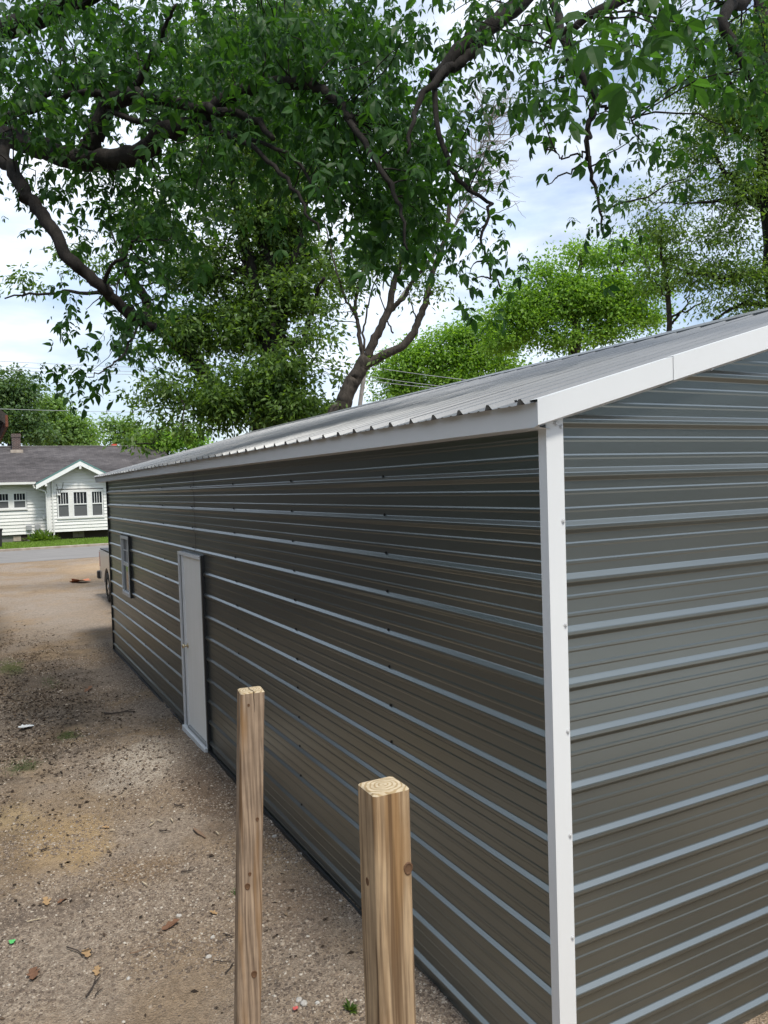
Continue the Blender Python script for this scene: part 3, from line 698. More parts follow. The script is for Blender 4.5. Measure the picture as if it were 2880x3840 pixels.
# windows
def house_window(x0, x1, z0, z1, y, bars, sill):
    w = empty('window', (0, 0, 0)); w.parent = house; w.location = (0, -YB, 0)
    f = .07; d = y-.05
    mb = MB(); mb.box(x0, x0+f, d, y+.08, z0, z1); mb.box(x1-f, x1, d, y+.08, z0, z1); mb.box(x0+f, x1-f, d+.002, y+.08, z1-f, z1); mb.box(x0+f, x1-f, d+.002, y+.08, z0, z0+f); mb.build('frame', vinyl, w)
    zm = z0+(z1-z0)*.5
    MB().box(x0+f, x1-f, d+.01, y+.07, zm-.035, zm+.035).build('sash_rail', vinyl, w)
    MB().box(x0+f, x1-f, y+.03, y+.04, zm+.035, z1-f).build('pane', glass, w); MB().box(x0+f, x1-f, y+.01, y+.02, z0+f, zm-.035).build('pane', M('screen_pane', (.10, .105, .11), .4), w)
    for k in range(1, bars+1):
        xx = x0+f+(x1-x0-2*f)*k/(bars+1); MB().box(xx-.014, xx+.014, y+.0, y+.028, zm+.035, z1-f).build('muntin', vinyl, w)
for r in bay: house_window(*r, YB, 3, True)
for r in lw: house_window(*r, YL, 3, True)
for rs, y in ((bay, YB), (lw, YL)):
    hb(MB().box(rs[0][0]-.05, rs[-1][1]+.05, y-.09, y+.02, rs[0][2]-.09, rs[0][2]-.002), 'window_sill', siding)
    for p, q in zip(rs, rs[1:]): hb(MB().box(p[1]+.002, q[0]-.002, y-.045, y+.03, p[2], p[3]), 'mullion', siding)
    hb(MB().box(rs[0][0]-.05, rs[-1][1]+.05, y-.05, y+.02, rs[0][3]+.002, rs[0][3]+.09), 'window_head', siding)
# roofs
zr_l = hp(300, 604, 54.2); zridge = zr_l[1]; ydg = 54.2; ye = YL-.55; ze = hp(200, 1062, ye)[1]
xrr = on(607, 1672, 1, ydg)[0]
for sgn in (0, 1):
    y_e = ye if sgn == 0 else 2*ydg-ye
    mb = MB(); v_ = [(XL-.4, y_e, ze), (xrr+.3, y_e, ze), (xrr, ydg, zridge), (XL-.4, ydg, zridge)]
    mb.poly(v_+[(a, b, c-.14) for a, b, c in v_], [(0, 1, 2, 3), (7, 6, 5, 4), (0, 4, 5, 1), (1, 5, 6, 2), (2, 6, 7, 3), (3, 7, 4, 0)])
    roof = hb(mb, 'roof', shing)
hb(MB().box(XL-.4, xrr, ydg-.09, ydg+.09, zridge+.002, zridge+.04), 'ridge_shingles', M('pale_ridge', (.30, .29, .28), .9))
yv = ye + (zapex-ze)/(zridge-ze)*(ydg-ye)
for sgn in (0, 1):
    xt = xtipL if sgn == 0 else xtipR; zt2_ = hp(455, 1095, YB)[1]
    t_ = .10; y_f = YB-.62
    mb = MB(); v_ = [(xa, y_f, zapex+.06), (xt, y_f, zt2_+.06), (xt, ye+.3, zt2_+.06), (xa, yv+.8, zapex+.06)]
    if sgn: v_ = v_[::-1]
    mb.poly(v_+[(a, b, c-t_) for a, b, c in v_], [(0, 1, 2, 3), (7, 6, 5, 4), (0, 4, 5, 1), (1, 5, 6, 2), (2, 6, 7, 3), (3, 7, 4, 0)]); hb(mb, 'gable_roof', shing)
    mb = MB(); a, b = (xa, zapex), (xt, zt2_); mb.prism([(a[0], y_f-.03, a[1]-.03), (b[0], y_f-.03, b[1]-.03), (b[0], y_f-.03, b[1]-.30), (a[0], y_f-.03, a[1]-.30)], (0, .028, 0)); hb(mb, 'barge_board', tealm)
    mb = MB(); mb.prism([(a[0], y_f-.045, a[1]+.07), (b[0], y_f-.045, b[1]+.07), (b[0], y_f-.045, b[1]-.02), (a[0], y_f-.045, a[1]-.02)], (0, .04, 0)); hb(mb, 'drip_edge', teal2)
    xb_ = xa + (xt-xa)*.78; zb3 = zapex + (zt2_-zapex)*.78
    hb(MB().box(xb_-.06, xb_+.06, y_f-.06, YB, zb3-.44, zb3-.305), 'bracket', siding)
hb(MB().box(xa-.06, xa+.06, y_f-.08, YB, zapex-.52, zapex-.335), 'bracket', siding)
# gutter, downspouts
hb(MB().box(XL-.4, xtipL+.05, ye-.12, ye-.002, ze-.16, ze-.02), 'gutter', siding)
p0 = hp(430, 1085, ye); p1 = hp(590, 1180, YB-.1)
mb = MB(); mb.tube([(p0[0], ye-.06, p0[1]-.08), (p0[0]+.05, ye-.06, p0[1]-.25), (p1[0]-.05, YB-.12, p1[1]), (p1[0]+.03, YB-.12, p1[1]-.2), (p1[0]+.03, YB-.12, .1)], .05, 6); hb(mb, 'downspout', siding)
mb = MB(); mb.tube([(xc+.28, YB-.08, ztop_c-.1), (xc+.28, YB-.08, .05)], .05, 6); hb(mb, 'downspout', siding)
# chimney
cx0, _ = hp(152, 500, ydg-.5); cx1, _ = hp(262, 500, ydg-.5); ct = hp(200, 440, ydg-.5)[1]
chim = hb(MB().box(cx0, cx1, ydg-.8, ydg-.1, zridge-.8, ct), 'chimney', brickm); MB().box(cx0-.03, cx1+.03, ydg-.83, ydg-.07, ct-.22, ct-.02).build('chimney_cap', brickm, chim)
MB().box(cx0-.12, cx1+.12, ydg-.86, ydg-.05, zridge-.45, zridge-.25).build('flashing', curbm, chim)
a = hp(1450, 590, ydg+.5); b = hp(1515, 590, ydg+.5); hb(MB().box(a[0], b[0], ydg+.3, ydg+1.0, zridge-.6, hp(1480, 572, ydg+.5)[1]), 'flue_cap', redm)
# meters, wires
for cx, cy in ((373, 1655), (488, 1650)):
    p = hp(cx, cy, YL); m_ = hb(MB().box(p[0]-.16, p[0]+.16, YL-.16, YL-.03, p[1]-.15, p[1]+.15), 'meter_box', greybox, bevel=.01)
    MB().tube([(p[0], YL-.08, p[1]-.15), (p[0], YL-.08, .05)], .022, 6).build('conduit', greybox, m_)
p = hp(572, 1520, YL); hb(MB().box(p[0]-.08, p[0]+.08, YL-.12, YL-.03, p[1]-.09, p[1]+.09), 'junction_box', vinyl)
p = hp(765, 1130, YB); q = hp(760, 1222, YB); mb = MB(); mb.tube([(p[0]+.25, YB-.05, p[1]+.3), (p[0]+.2, YB-.1, p[1]), (q[0], YB-.08, q[1])], .012, 5); mb.tube([(p[0]-.15, YB-.05, p[1]+.2), (p[0]-.1, YB-.1, p[1]-.02), (q[0], YB-.09, q[1]+.02)], .012, 5); hb(mb, 'service_cable', blackp)
hb(MB().box(q[0]-.1, q[0]+.1, YB-.14, YB-.05, q[1]-.06, q[1]+.05), 'flood_lamp', vinyl)
# bin at the house corner by the frame edge
o = empty('trash_bin', on(-10, 2056, 2, .05)); tag(o, 'black wheeled bin standing by the house at the left edge', 'bin')
MB().prism([(-.22, -.3, .05), (.22, -.3, .05), (.27, -.34, 1.0), (-.27, -.34, 1.0)], (0, .6, 0)).build('body', blackp, o); MB().box(-.3, .3, -.38, .3, 1.002, 1.07).build('lid', blackp, o)

# ------------------------------------------------------------------ brown shed at left, beyond the frame but for its eave corner
shed = empty('brown_shed', (-3.6, 6, 0)); tag(shed, 'dark brown outbuilding whose rusty eave corner shows at the left edge', 'outbuilding')
ec = at(15, 893, 13.0)
sx0 = -6.6; sx1 = ec[0]-.45; sy0 = ec[1]+.35; sy1 = ec[1]+5.2; yend = sy1+.35
def sh(mb, name, mat): o = mb.build(name, mat, shed); o.location = (3.6, -6, 0); return o
zev = ec[2]-.12
nb = int((sy1-sy0)/.19)
for k in range(nb): sh(MB().box(sx1, sx1+.022+.004*(k % 2), sy0+k*.19+.004, sy0+(k+1)*.19-.004, .02, zev), 'wall_board', brownm)
sh(MB().box(sx0, sx1-.002, sy0, sy1, 0, zev-.01), 'wall_core', brownm)
for sg in (0, 1):
    xm = (sx0+sx1)/2; xe = ec[0] if sg == 0 else 2*xm-ec[0]
    v_ = [(xe, ec[1], zev+.0), (xe, yend, zev+.0), (xm, yend, zev+2.4), (xm, ec[1], zev+2.4)]
    if sg: v_ = v_[::-1]
    sh(MB().poly(v_+[(a, b, c+.1) for a, b, c in v_], [(3, 2, 1, 0), (4, 5, 6, 7), (0, 1, 5, 4), (1, 2, 6, 5), (2, 3, 7, 6), (3, 0, 4, 7)]), 'roof', shing)
sh(MB().box(ec[0]-.03, ec[0]+.012, ec[1]-.005, yend, zev-.1, zev+.09), 'fascia', rustm)
sh(MB().prism([(ec[0]-.03, ec[1]-.03, zev-.06), (ec[0]-.03, ec[1]-.03, zev+.12), ((sx0+sx1)/2, ec[1]-.03, zev+2.5), ((sx0+sx1)/2, ec[1]-.03, zev+2.3)], (0, .025, 0)), 'barge_board', brownm)

# ------------------------------------------------------------------ pickup truck behind the garage
tr = empty('pickup_truck', (0.88, 18.8, 0)); tag(tr, 'silver pickup truck mostly hidden behind the far end of the garage', 'truck')
def wheel(x, y, out):
    w = empty('wheel', (x, y, .39)); w.parent = tr
    m_ = 28; prof = [(.24, -.12), (.35, -.125), (.385, -.10), (.392, 0), (.385, .10), (.35, .125), (.24, .12)]
    v_ = [(b, a*math.cos(2*math.pi*k/m_), a*math.sin(2*math.pi*k/m_)) for k in range(m_) for a, b in prof]; n = len(prof)
    mesh('tyre', v_, [(k*n+i, k*n+i+1, ((k+1) % m_)*n+i+1, ((k+1) % m_)*n+i) for k in range(m_) for i in range(n-1)], tyre, w, smooth=True)
    mb = MB(); mb.tube([(-.10*out, 0, 0), (.09*out, 0, 0)], .245, 24)
    for k in range(6):
        a = k*math.pi/3; c_, s_ = math.cos(a), math.sin(a)
        mb.poly([(.105*out, r_*c_-t*s_, r_*s_+t*c_) for r_, t in ((.05, -.035), (.22, -.05), (.22, .05), (.05, .035))]+[(.08*out, r_*c_-t*s_, r_*s_+t*c_) for r_, t in ((.05, -.035), (.22, -.05), (.22, .05), (.05, .035))], [(0, 1, 2, 3), (7, 6, 5, 4), (0, 4, 5, 1), (1, 5, 6, 2), (2, 6, 7, 3), (3, 7, 4, 0)])
    mb.tube([(.09*out, 0, 0), (.125*out, 0, 0)], .06, 12)
    mb.build('rim', rim, w)
TW = 1.86
for x, o_ in ((.13, -1), (TW-.13, 1)): wheel(x, 0, o_); wheel(x, -3.55, o_)
def side(xx, d):
    # bed side with a round wheel arch; bed spans y -1.15 .. 1.25
    arch = [(.50*math.cos(a), .39+.50*math.sin(a)) for a in np.linspace(math.pi*1.02, -math.pi*.02, 15)]
    pts = [(-5.05, .45), (-5.1, .95), (-4.95, 1.08), (-3.3, 1.18), (-1.2, 1.25), (-1.2, 1.30), (1.22, 1.32), (1.25, .55), (.53, .48)] + [(y, z) for y, z in arch[::-1] if z > .45] + [(-.53, .46), (-3.0, .42)] + \
          [(-3.55+y, z) for y, z in arch[::-1] if z > .45] + [(-4.1, .42)]
    return [(xx, y, z) for y, z in pts]
for xx, d in ((0, .05), (TW-.05, .05)): MB().prism(side(xx, d), (d, 0, 0)).build('body_side', silver, tr)
MB().box(.05, TW-.05, -1.2, 1.18, .6, .66).build('bed_floor', blackp, tr)
MB().box(.02, TW-.02, -1.2, 1.2, 1.322, 1.35).build('bed_cover', blackp, tr, bevel=.01)
tg = MB().box(.05, TW-.05, 1.19, 1.25, .62, 1.30).build('tailgate', silver, tr); MB().box(TW/2-.1, TW/2+.1, 1.252, 1.262, 1.12, 1.18).build('handle', blackp, tg)
for x in (.0, TW-.14): MB().box(x-.002, x+.142, 1.1, 1.256, .85, 1.25).build('tail_lamp', lampred, tr)
MB().box(-.06, TW+.06, 1.27, 1.45, .50, .72).build('rear_bumper', blackp, tr, bevel=.03)
MB().box(.05, TW-.05, -5.05, -3.2, .9, 1.10).build('hood', silver, tr, bevel=.04)
MB().box(.05, TW-.05, -5.05, -1.2, .45, .88).build('engine_bay', blackp, tr)
mb = MB(); mb.poly([(.04, -1.22, 1.18), (TW-.04, -1.22, 1.18), (TW-.04, -3.3, 1.12), (.04, -3.3, 1.12), (.18, -1.35, 1.86), (TW-.18, -1.35, 1.86), (TW-.18, -2.55, 1.86), (.18, -2.55, 1.86)], [(0, 1, 2, 3), (7, 6, 5, 4), (0, 4, 5, 1), (1, 5, 6, 2), (2, 6, 7, 3), (3, 7, 4, 0)])
mb.build('cab', silver, tr, bevel=.04)
mb = MB(); mb.poly([(.05, -1.45, 1.25), (.05, -2.75, 1.25), (.155, -2.5, 1.78), (.155, -1.5, 1.78)], [(0, 1, 2, 3)]); mb.build('side_window', glass, tr)
mb = MB(); mb.poly([(.15, -3.22, 1.22), (TW-.15, -3.22, 1.22), (TW-.22, -2.62, 1.80), (.22, -2.62, 1.80)], [(0, 1, 2, 3)]); mb.build('windscreen', glass, tr)
MB().box(-.02, TW+.02, -5.25, -5.06, .45, .70).build('front_bumper', blackp, tr, bevel=.03)
for x in (.08, TW-.4): MB().box(x, x+.32, -5.12, -5.0, .78, .98).build('headlight', headm, tr)
MB().box(-.2, -.02, -2.75, -2.6, 1.15, 1.35).build('wing_mirror', blackp, tr)

# ------------------------------------------------------------------ overhead wires
def wire(p, q, sag, r, label):
    p, q = np.array(p), np.array(q); t = np.linspace(0, 1, 24)[:, None]
    pts = p+(q-p)*t; pts[:, 2] -= 4*sag*(t*(1-t))[:, 0]
    mb = MB(); mb.tube(pts, r, 5); tag(mb.build('overhead_wire', cable, None, smooth=True), label, 'wire', 'overhead wires along the road')
yw = 43.5
for (xa_, ya_, xb2, yb2, lab) in [(-40, 778, 700, 800, 'topmost thin overhead wire crossing the sky above the house'), (-40, 790, 700, 806, 'second overhead wire from the top, close above a third'),
                                  (-40, 797, 700, 812, 'third overhead wire, just below its close neighbour'), (-40, 882, 700, 888, 'lowest overhead wire passing in front of the trees behind the house')]:
    p = on(xa_*K, ya_*K, 1, yw); q = on(xb2*K, yb2*K, 1, yw); wire(p, q, .15, .013, lab)
for (a, b, c, d, lab) in [(700, 775, 1020, 822, 'upper of three wires slanting down past the bright green tree'), (700, 795, 960, 835, 'middle of three wires slanting down past the bright green tree'), (700, 806, 940, 838, 'lower of three wires slanting down past the bright green tree')]:
    wire(at(a, b, 26), at(c, d, 26), .05, .011, lab)

# ------------------------------------------------------------------ trees
def unit(a): return a/(np.linalg.norm(a, axis=-1, keepdims=True)+1e-9)
def diamond_leaves(P, D, N, L, W):
    B = unit(np.cross(D, N)); N2 = np.cross(B, D)
    L = L[:, None]; W = W[:, None]
    v0 = P; v1 = P + D*L*.45 + B*W*.5 + N2*W*.12; v2 = P + D*L - N2*L*.08; v3 = P + D*L*.45 - B*W*.5 + N2*W*.12
    V = np.stack([v0, v1, v2, v3], 1).reshape(-1, 3); i = np.arange(len(P))*4
    return V, np.stack([i, i+1, i+2, i+3], 1)
def blob_clusters(blobs, n, rng, dz=1.0):
    w = np.array([b[2]*b[3]*(b[5] if len(b) > 5 else 1.0) for b in blobs]); pick = rng.choice(len(blobs), n, p=w/w.sum()); C = []
    for k, b in enumerate(blobs):
        m_ = int((pick == k).sum())
        if not m_: continue
        u = unit(rng.normal(size=(m_, 3))); r_ = rng.uniform(0, 1, m_)**.42
        # lumpy surface
        lump = .78 + .34*np.sin(3.1*u[:, 0]+k*2.0)*np.cos(4.3*u[:, 1]+k) + .22*np.sin(7*u[:, 2]+k*1.3+3*u[:, 0])
        tail = np.where(rng.uniform(size=m_) < .14, rng.uniform(1.05, 1.4, m_), 1.0)
        gap = np.sin(5.1*u[:, 0]+1.7*k)+np.sin(6.3*u[:, 1]+.9*k)+np.sin(5.7*u[:, 2]+2.2*k)
        u = u*(r_*lump*tail*np.where(gap < -.7, .72, 1.0))[:, None]
        s = K/FPX*b[4]
        c = at(b[0], b[1], b[4])
        C.append(c + u[:, :1]*RIGHT*b[2]*s - u[:, 1:2]*UP*b[3]*s + u[:, 2:3]*FWD*(b[2]+b[3])*.5*s*dz)
    return np.vstack(C)
def leafy(C, per, spread, L, W, rng, droop=.35):
    n = len(C)*per; ci = np.repeat(np.arange(len(C)), per)
    sz = rng.uniform(.5, 1.3, len(C))[ci]
    off = rng.normal(size=(n, 3))*spread*sz[:, None]; off[:, 2] *= .45
    P = C[ci]+off
    D = unit(unit(off)*.8 + rng.normal(size=(n, 3))*.6 - np.array([0, 0, droop])); N = unit(rng.normal(size=(n, 3))*.75 + np.array([0, 0, .8]))
    return diamond_leaves(P, D, N, L*rng.uniform(.6, 1.25, n), W*rng.uniform(.6, 1.25, n))
def limb(parent, name, pts, r0, r1, mat, n=9, wob=.02, seed=0, base=None):
    P = spline(pts, 6); m_ = len(P); rad = np.linspace(r0, r1, m_)*(1+.03*np.sin(np.arange(m_)*.9+seed))
    rg = np.random.default_rng(seed+50); P[1:-1] += rg.normal(size=(m_-2, 3))*wob
    V, F = tube(P, rad, n)
    o = mesh(name, V, F, mat, parent, smooth=True)
    return o, P
def twigs_to(C, limbsP, rng, frac, r0, r1, n=4, mx=9.0):
    """thin curved twigs from the nearest limb point to clusters"""
    A = np.vstack(limbsP); V = []; F = []; k0 = 0
    for c in C[rng.uniform(size=len(C)) < frac]:
        d = np.linalg.norm(A-c, axis=1); i = int(np.argmin(d + rng.uniform(0, .35, len(A))*d)); a = A[i]
        ln = np.linalg.norm(c-a)
        if ln > mx: continue
        mid_ = (a+c)/2 + rng.normal(size=3)*.13*ln + np.array([0, 0, .08*ln]); q1 = (a*.6+mid_*.4+c*.0) ; pts = spline([a, mid_, c], 3) + 0
        pts[1:-1] += rng.normal(size=(len(pts)-2, 3))*.02*ln
        v_, f_ = tube(pts, np.linspace(r0, r1, len(pts)), n)
        V += v_; F += [tuple(i_+k0 for i_ in q) for q in f_]; k0 += len(v_)
    return V, F
def tree(name, label, base, limbs, blobs, nclus, per, spread, L, W, leafmat, barkmat, seed, twig=(.25, .02, .006), droop=.35, cat='tree', group=None, wob=.03):
    rng = np.random.default_rng(seed)
    b = np.array(base); root = empty(name, b); tag(root, label, cat, group)
    LP = []
    for k, (pts, r0, r1) in enumerate(limbs):
        o, P = limb(root, 'trunk' if k == 0 else 'limb', pts, r0, r1, barkmat, 10 if k == 0 else 7, wob, seed+k); o.location = -b; LP.append(P)
    if nclus:
        C = blob_clusters(blobs, nclus, rng)
        V, F = leafy(C, per, spread, L, W, rng, droop)
        o = npmesh('crown', V, [F], leafmat, root, kind='stuff'); o.location = -b
        tv, tf = twigs_to(C, LP, rng, twig[0], twig[1], twig[2])
        if tv:
            o = mesh('twigs', tv, tf, barkmat, root, kind='stuff'); o.location = -b
    return root
def gz(p): return np.array([p[0], p[1], -.1])

# vine-clad oak behind the garage
d = 20.0
f = lambda x, y, dd=0: at(x, y, d+dd)
base = gz(f(560, 905)); fork = f(585, 800)
tree('oak_tree', 'big dark leafy oak rising behind the middle of the garage roof', base,
     [([base, f(572, 900), f(585, 800), f(595, 720), f(600, 650)], .42, .26), ([f(590, 760), f(560, 690), f(548, 600), f(520, 480), f(490, 330)], .24, .06), ([f(600, 660), f(585, 590), f(570, 500), f(600, 380)], .22, .06),
      ([f(600, 730), f(650, 740), f(668, 690), f(700, 600, -1)], .14, .04), ([f(520, 880), f(460, 835), f(430, 790), f(380, 735), f(330, 690), f(310, 640), f(260, 560, -1)], .26, .09), ([f(595, 640), f(640, 540), f(660, 420), f(640, 300)], .15, .04),
      ([f(470, 845), f(420, 850), f(380, 890), f(330, 960)], .05, .015), ([f(330, 690), f(230, 640), f(120, 630), f(10, 645)], .07, .02)],
     [(570, 470, 170, 110, d, 1.1), (600, 560, 130, 90, d+1), (430, 590, 110, 90, d), (640, 640, 90, 110, d, 1.1), (590, 830, 115, 95, d-1, 1.5), (640, 890, 80, 60, d-1, 1.2), (480, 880, 120, 80, d-1, 1.3), (400, 720, 110, 90, d), (520, 700, 110, 110, d, 1.3),
      (340, 850, 80, 70, d-1, .6), (310, 930, 60, 40, d-2, .6), (560, 320, 220, 130, d, 1.0), (500, 170, 230, 130, d+1, 1.0), (620, 60, 220, 90, d+1, .9), (720, 580, 50, 80, d, .4), (180, 560, 120, 60, d, .25), (60, 590, 70, 50, d, .15), (330, 480, 90, 70, d, .6), (670, 750, 50, 60, d-1, .5)],
     1250, 58, .30, .165, .07, leaf_mid, bark_dark, 101, (.12, .03, .01), .5)
# leaning forked tree
d = 17.0; base = gz(f(722, 960))
tree('forked_tree', 'leaning forked tree with bare grey-brown limbs above the garage ridge', base,
     [([base, f(724, 930), f(738, 885), f(752, 845), f(772, 808), f(792, 775)], .20, .155), ([f(785, 790), f(830, 765), f(880, 740), f(905, 690), f(920, 650), f(935, 590), f(960, 520), f(975, 420)], .105, .045),
      ([f(792, 775), f(815, 720), f(840, 670), f(850, 620), f(870, 540), f(880, 450)], .105, .05), ([f(835, 675), f(870, 645), f(890, 610), f(930, 560)], .06, .03), ([f(788, 780), f(778, 740), f(772, 690), f(768, 650), f(790, 560), f(820, 460)], .055, .025),
      ([f(772, 690), f(745, 640), f(720, 560), f(700, 470)], .035, .012), ([f(800, 790), f(785, 735), f(790, 690), f(800, 640), f(830, 560)], .03, .012), ([f(905, 700), f(890, 660), f(880, 620)], .02, .008), ([f(850, 720), f(835, 690), f(822, 640), f(800, 590)], .02, .01)],
     [(700, 740, 30, 70, d, .3), (760, 600, 40, 80, d, .5), (830, 560, 90, 80, d, .7), (820, 770, 25, 20, d, .3), (720, 640, 30, 60, d, .4), (930, 620, 50, 60, d, .5), (740, 880, 25, 20, d, .5), (900, 480, 90, 80, d, .8)],
     170, 16, .20, .14, .06, leaf_mid, bark_mid, 102, (.5, .012, .005), .5, wob=.012)
# dead tree behind
d = 24.0; base = gz(f(730, 900)); rg = np.random.default_rng(5); LB = []
stem = [base, f(790, 790), f(870, 640), f(960, 520), f(1020, 420), f(1050, 330), f(1065, 240)]
LB.append((stem, .07, .025))
for k in range(70):
    t = rg.uniform(0, 1); p = np.array([985+80*t, 480-240*t]); a = rg.uniform(-2.3, .25); l1 = rg.uniform(55, 125)
    q = p+np.array([math.cos(a), math.sin(a)*.8])*l1; m_ = (p+q)/2+rg.normal(size=2)*10
    LB.append(([f(*p), f(*m_, rg.uniform(-1, 1)), f(*q, rg.uniform(-1.5, 1.5))], .022, .006))
    for j in range(3):
        b0 = p+(q-p)*rg.uniform(.4, 1); a2 = a+rg.uniform(-1, 1); e = b0+np.array([math.cos(a2), math.sin(a2)])*rg.uniform(20, 45)
        LB.append(([f(*b0), f(*((b0+e)/2+rg.normal(size=2)*4)), f(*e)], .010, .004))
tree('dead_tree', 'bare grey dead tree showing as fine twigs against the sky', base, [(p, a, b) for p, a, b in LB], [], 0, 0, 0, 0, 0, None, bark_grey, 103, wob=.01)
# bright lime trees
d = 32.0; base = gz(f(930, 900))
tree('lime_green_tree', 'low rounded bright green tree just right of the leaning trunk', base, [([base, f(935, 830), f(945, 760)], .25, .1), ([f(935, 830), f(990, 770), f(1030, 740)], .12, .04), ([f(932, 840), f(890, 800), f(860, 780)], .1, .03)],
     [(900, 810, 55, 40, d), (960, 780, 50, 40, d), (1020, 770, 55, 40, d), (895, 845, 60, 30, d), (990, 820, 100, 35, d), (1075, 785, 60, 40, d), (850, 805, 30, 32, d, 1.3), (880, 765, 32, 24, d, 1.3), (928, 738, 36, 20, d, 1.3), (985, 728, 34, 20, d, 1.3), (1035, 715, 40, 24, d, 1.3), (838, 842, 20, 24, d, 1.3), (1090, 735, 36, 26, d, 1.3)], 190, 140, .48, .16, .085, leaf_bright, bark_mid, 104, (.05, .03, .01))
d = 27.0; base = gz(f(1240, 850))
tree('lime_green_tree', 'tall bright green tree above the garage ridge, right of centre', base, [([base, f(1243, 720), f(1250, 620), f(1255, 540)], .22, .05), ([f(1243, 700), f(1200, 640), f(1170, 590)], .08, .03), ([f(1246, 680), f(1310, 610), f(1350, 560)], .09, .03), ([f(1240, 740), f(1160, 700), f(1100, 690)], .08, .02), ([f(1240, 720), f(1320, 690), f(1380, 670)], .07, .02)],
     [(1240, 620, 60, 40, d), (1180, 630, 40, 40, d), (1330, 610, 50, 40, d), (1280, 670, 80, 40, d), (1150, 700, 60, 35, d), (1350, 670, 55, 40, d), (1230, 735, 120, 30, d), (1085, 735, 45, 28, d), (1135, 625, 36, 26, d, 1.4), (1175, 580, 30, 26, d, 1.4), (1215, 560, 34, 20, d, 1.4), (1262, 545, 30, 18, d, 1.4), (1305, 552, 34, 22, d, 1.4), (1350, 540, 30, 20, d, 1.4), (1395, 555, 30, 26, d, 1.4), (1060, 690, 34, 24, d, 1.3), (1100, 665, 30, 22, d, 1.3), (1405, 620, 28, 34, d, 1.2), (1395, 690, 34, 30, d, 1.2), (1300, 720, 60, 26, d), (1190, 680, 40, 24, d), (1250, 655, 110, 45, d, 1.5), (1150, 670, 50, 40, d, 1.3), (1330, 640, 60, 40, d, 1.3)], 270, 140, .42, .145, .075, leaf_bright, bark_mid, 105, (.10, .03, .008))
# right tall tree with fine foliage
d = 17.0; base = gz(f(1700, 900))
tree('fine_leaved_tree', 'tall airy tree with small leaves filling the right edge', base, [([base, f(1690, 700), f(1668, 400), f(1650, 150), f(1640, -100)], .4, .12), ([f(1685, 590), f(1620, 590), f(1560, 600), f(1480, 585)], .10, .03), ([f(1680, 470), f(1620, 420), f(1570, 370), f(1540, 340)], .10, .03), ([f(1668, 440), f(1560, 430), f(1480, 440)], .06, .02),
     ([f(1660, 300), f(1600, 200), f(1540, 150)], .08, .02), ([f(1690, 660), f(1600, 660), f(1540, 690)], .07, .02)],
     [(1570, 250, 80, 110, d, .9), (1500, 310, 80, 80, d, .6), (1610, 400, 80, 100, d, 1.1), (1480, 400, 80, 50, d, .5), (1440, 500, 70, 45, d, .5), (1560, 500, 90, 60, d, .8), (1600, 590, 90, 60, d, 1), (1500, 590, 80, 60, d, .5), (1640, 250, 60, 160, d, 1), (1600, 100, 100, 100, d, .7), (1620, 650, 60, 40, d, 1), (1540, 660, 60, 40, d, .6), (1380, 420, 40, 30, d, .25), (1480, 180, 70, 70, d, .4)],
     520, 46, .26, .11, .045, leaf_right, bark_dark, 106, (.2, .012, .004), .6)
d = 18.0; base = gz(f(1450, 900))
tree('sapling', 'slim young tree with a thin straight stem beside the right foliage', base, [([base, f(1445, 700), f(1440, 620), f(1432, 540), f(1428, 460)], .075, .02), ([f(1444, 700), f(1480, 660), f(1500, 610)], .03, .01), ([f(1444, 690), f(1500, 660), f(1540, 630)], .03, .01), ([f(1440, 640), f(1410, 600), f(1395, 560)], .02, .008)],
     [(1420, 500, 50, 60, d, .6), (1460, 560, 60, 50, d, .6), (1410, 620, 40, 60, d, .5), (1500, 600, 40, 40, d, .5)], 130, 18, .22, .12, .05, leaf_right, bark_mid, 107, (.5, .008, .004))
# trees behind the white house
d = 66.0; base = gz(f(20, 1000))
tree('shade_tree', 'dark green tree behind the house by the brick chimney', base, [([base, f(25, 900), f(40, 820)], .4, .1), ([f(25, 900), f(70, 860)], .15, .05)],
     [(30, 820, 40, 45, d), (10, 870, 70, 50, d), (60, 900, 60, 40, d), (20, 930, 70, 40, d), (50, 850, 45, 40, d), (-20, 850, 50, 80, d), (80, 940, 40, 30, d)], 190, 60, .6, .34, .2, leaf_fardark, bark_dark, 108, (.05, .05, .02))
d = 72.0; base = gz(f(130, 1000))
tree('shade_tree', 'broad light green tree behind the middle of the house ridge', base, [([base, f(130, 930), f(125, 880)], .4, .1), ([f(130, 940), f(180, 910)], .15, .05)],
     [(115, 890, 40, 35, d), (150, 920, 55, 35, d), (100, 930, 40, 30, d), (185, 940, 35, 28, d), (130, 950, 80, 20, d), (110, 870, 25, 20, d)], 190, 60, .65, .36, .22, leaf_far, bark_dark, 109, (.05, .05, .02))
d = 60.0; base = gz(f(250, 1010))
tree('slim_tree', 'loose pale green tree behind the right end of the house ridge', base, [([base, f(250, 950), f(245, 900)], .16, .04), ([f(250, 960), f(270, 920)], .08, .02), ([f(250, 960), f(230, 920)], .08, .02)],
     [(235, 920, 14, 24, d), (272, 920, 18, 26, d), (255, 950, 30, 16, d), (300, 945, 25, 25, d)], 130, 20, .42, .30, .16, leaf_far, bark_mid, 110, (.3, .03, .01))
d = 56.0; base = gz(f(360, 1010))
tree('lime_green_tree', 'fresh green tree in the gap left of the dark oak', base, [([base, f(360, 950), f(365, 920)], .2, .06), ([f(360, 960), f(390, 930)], .1, .03)],
     [(350, 950, 35, 30, d), (390, 950, 35, 25, d), (330, 970, 30, 20, d), (420, 960, 30, 20, d)], 110, 50, .5, .3, .17, leaf_bright, bark_mid, 111, (.05, .03, .01))
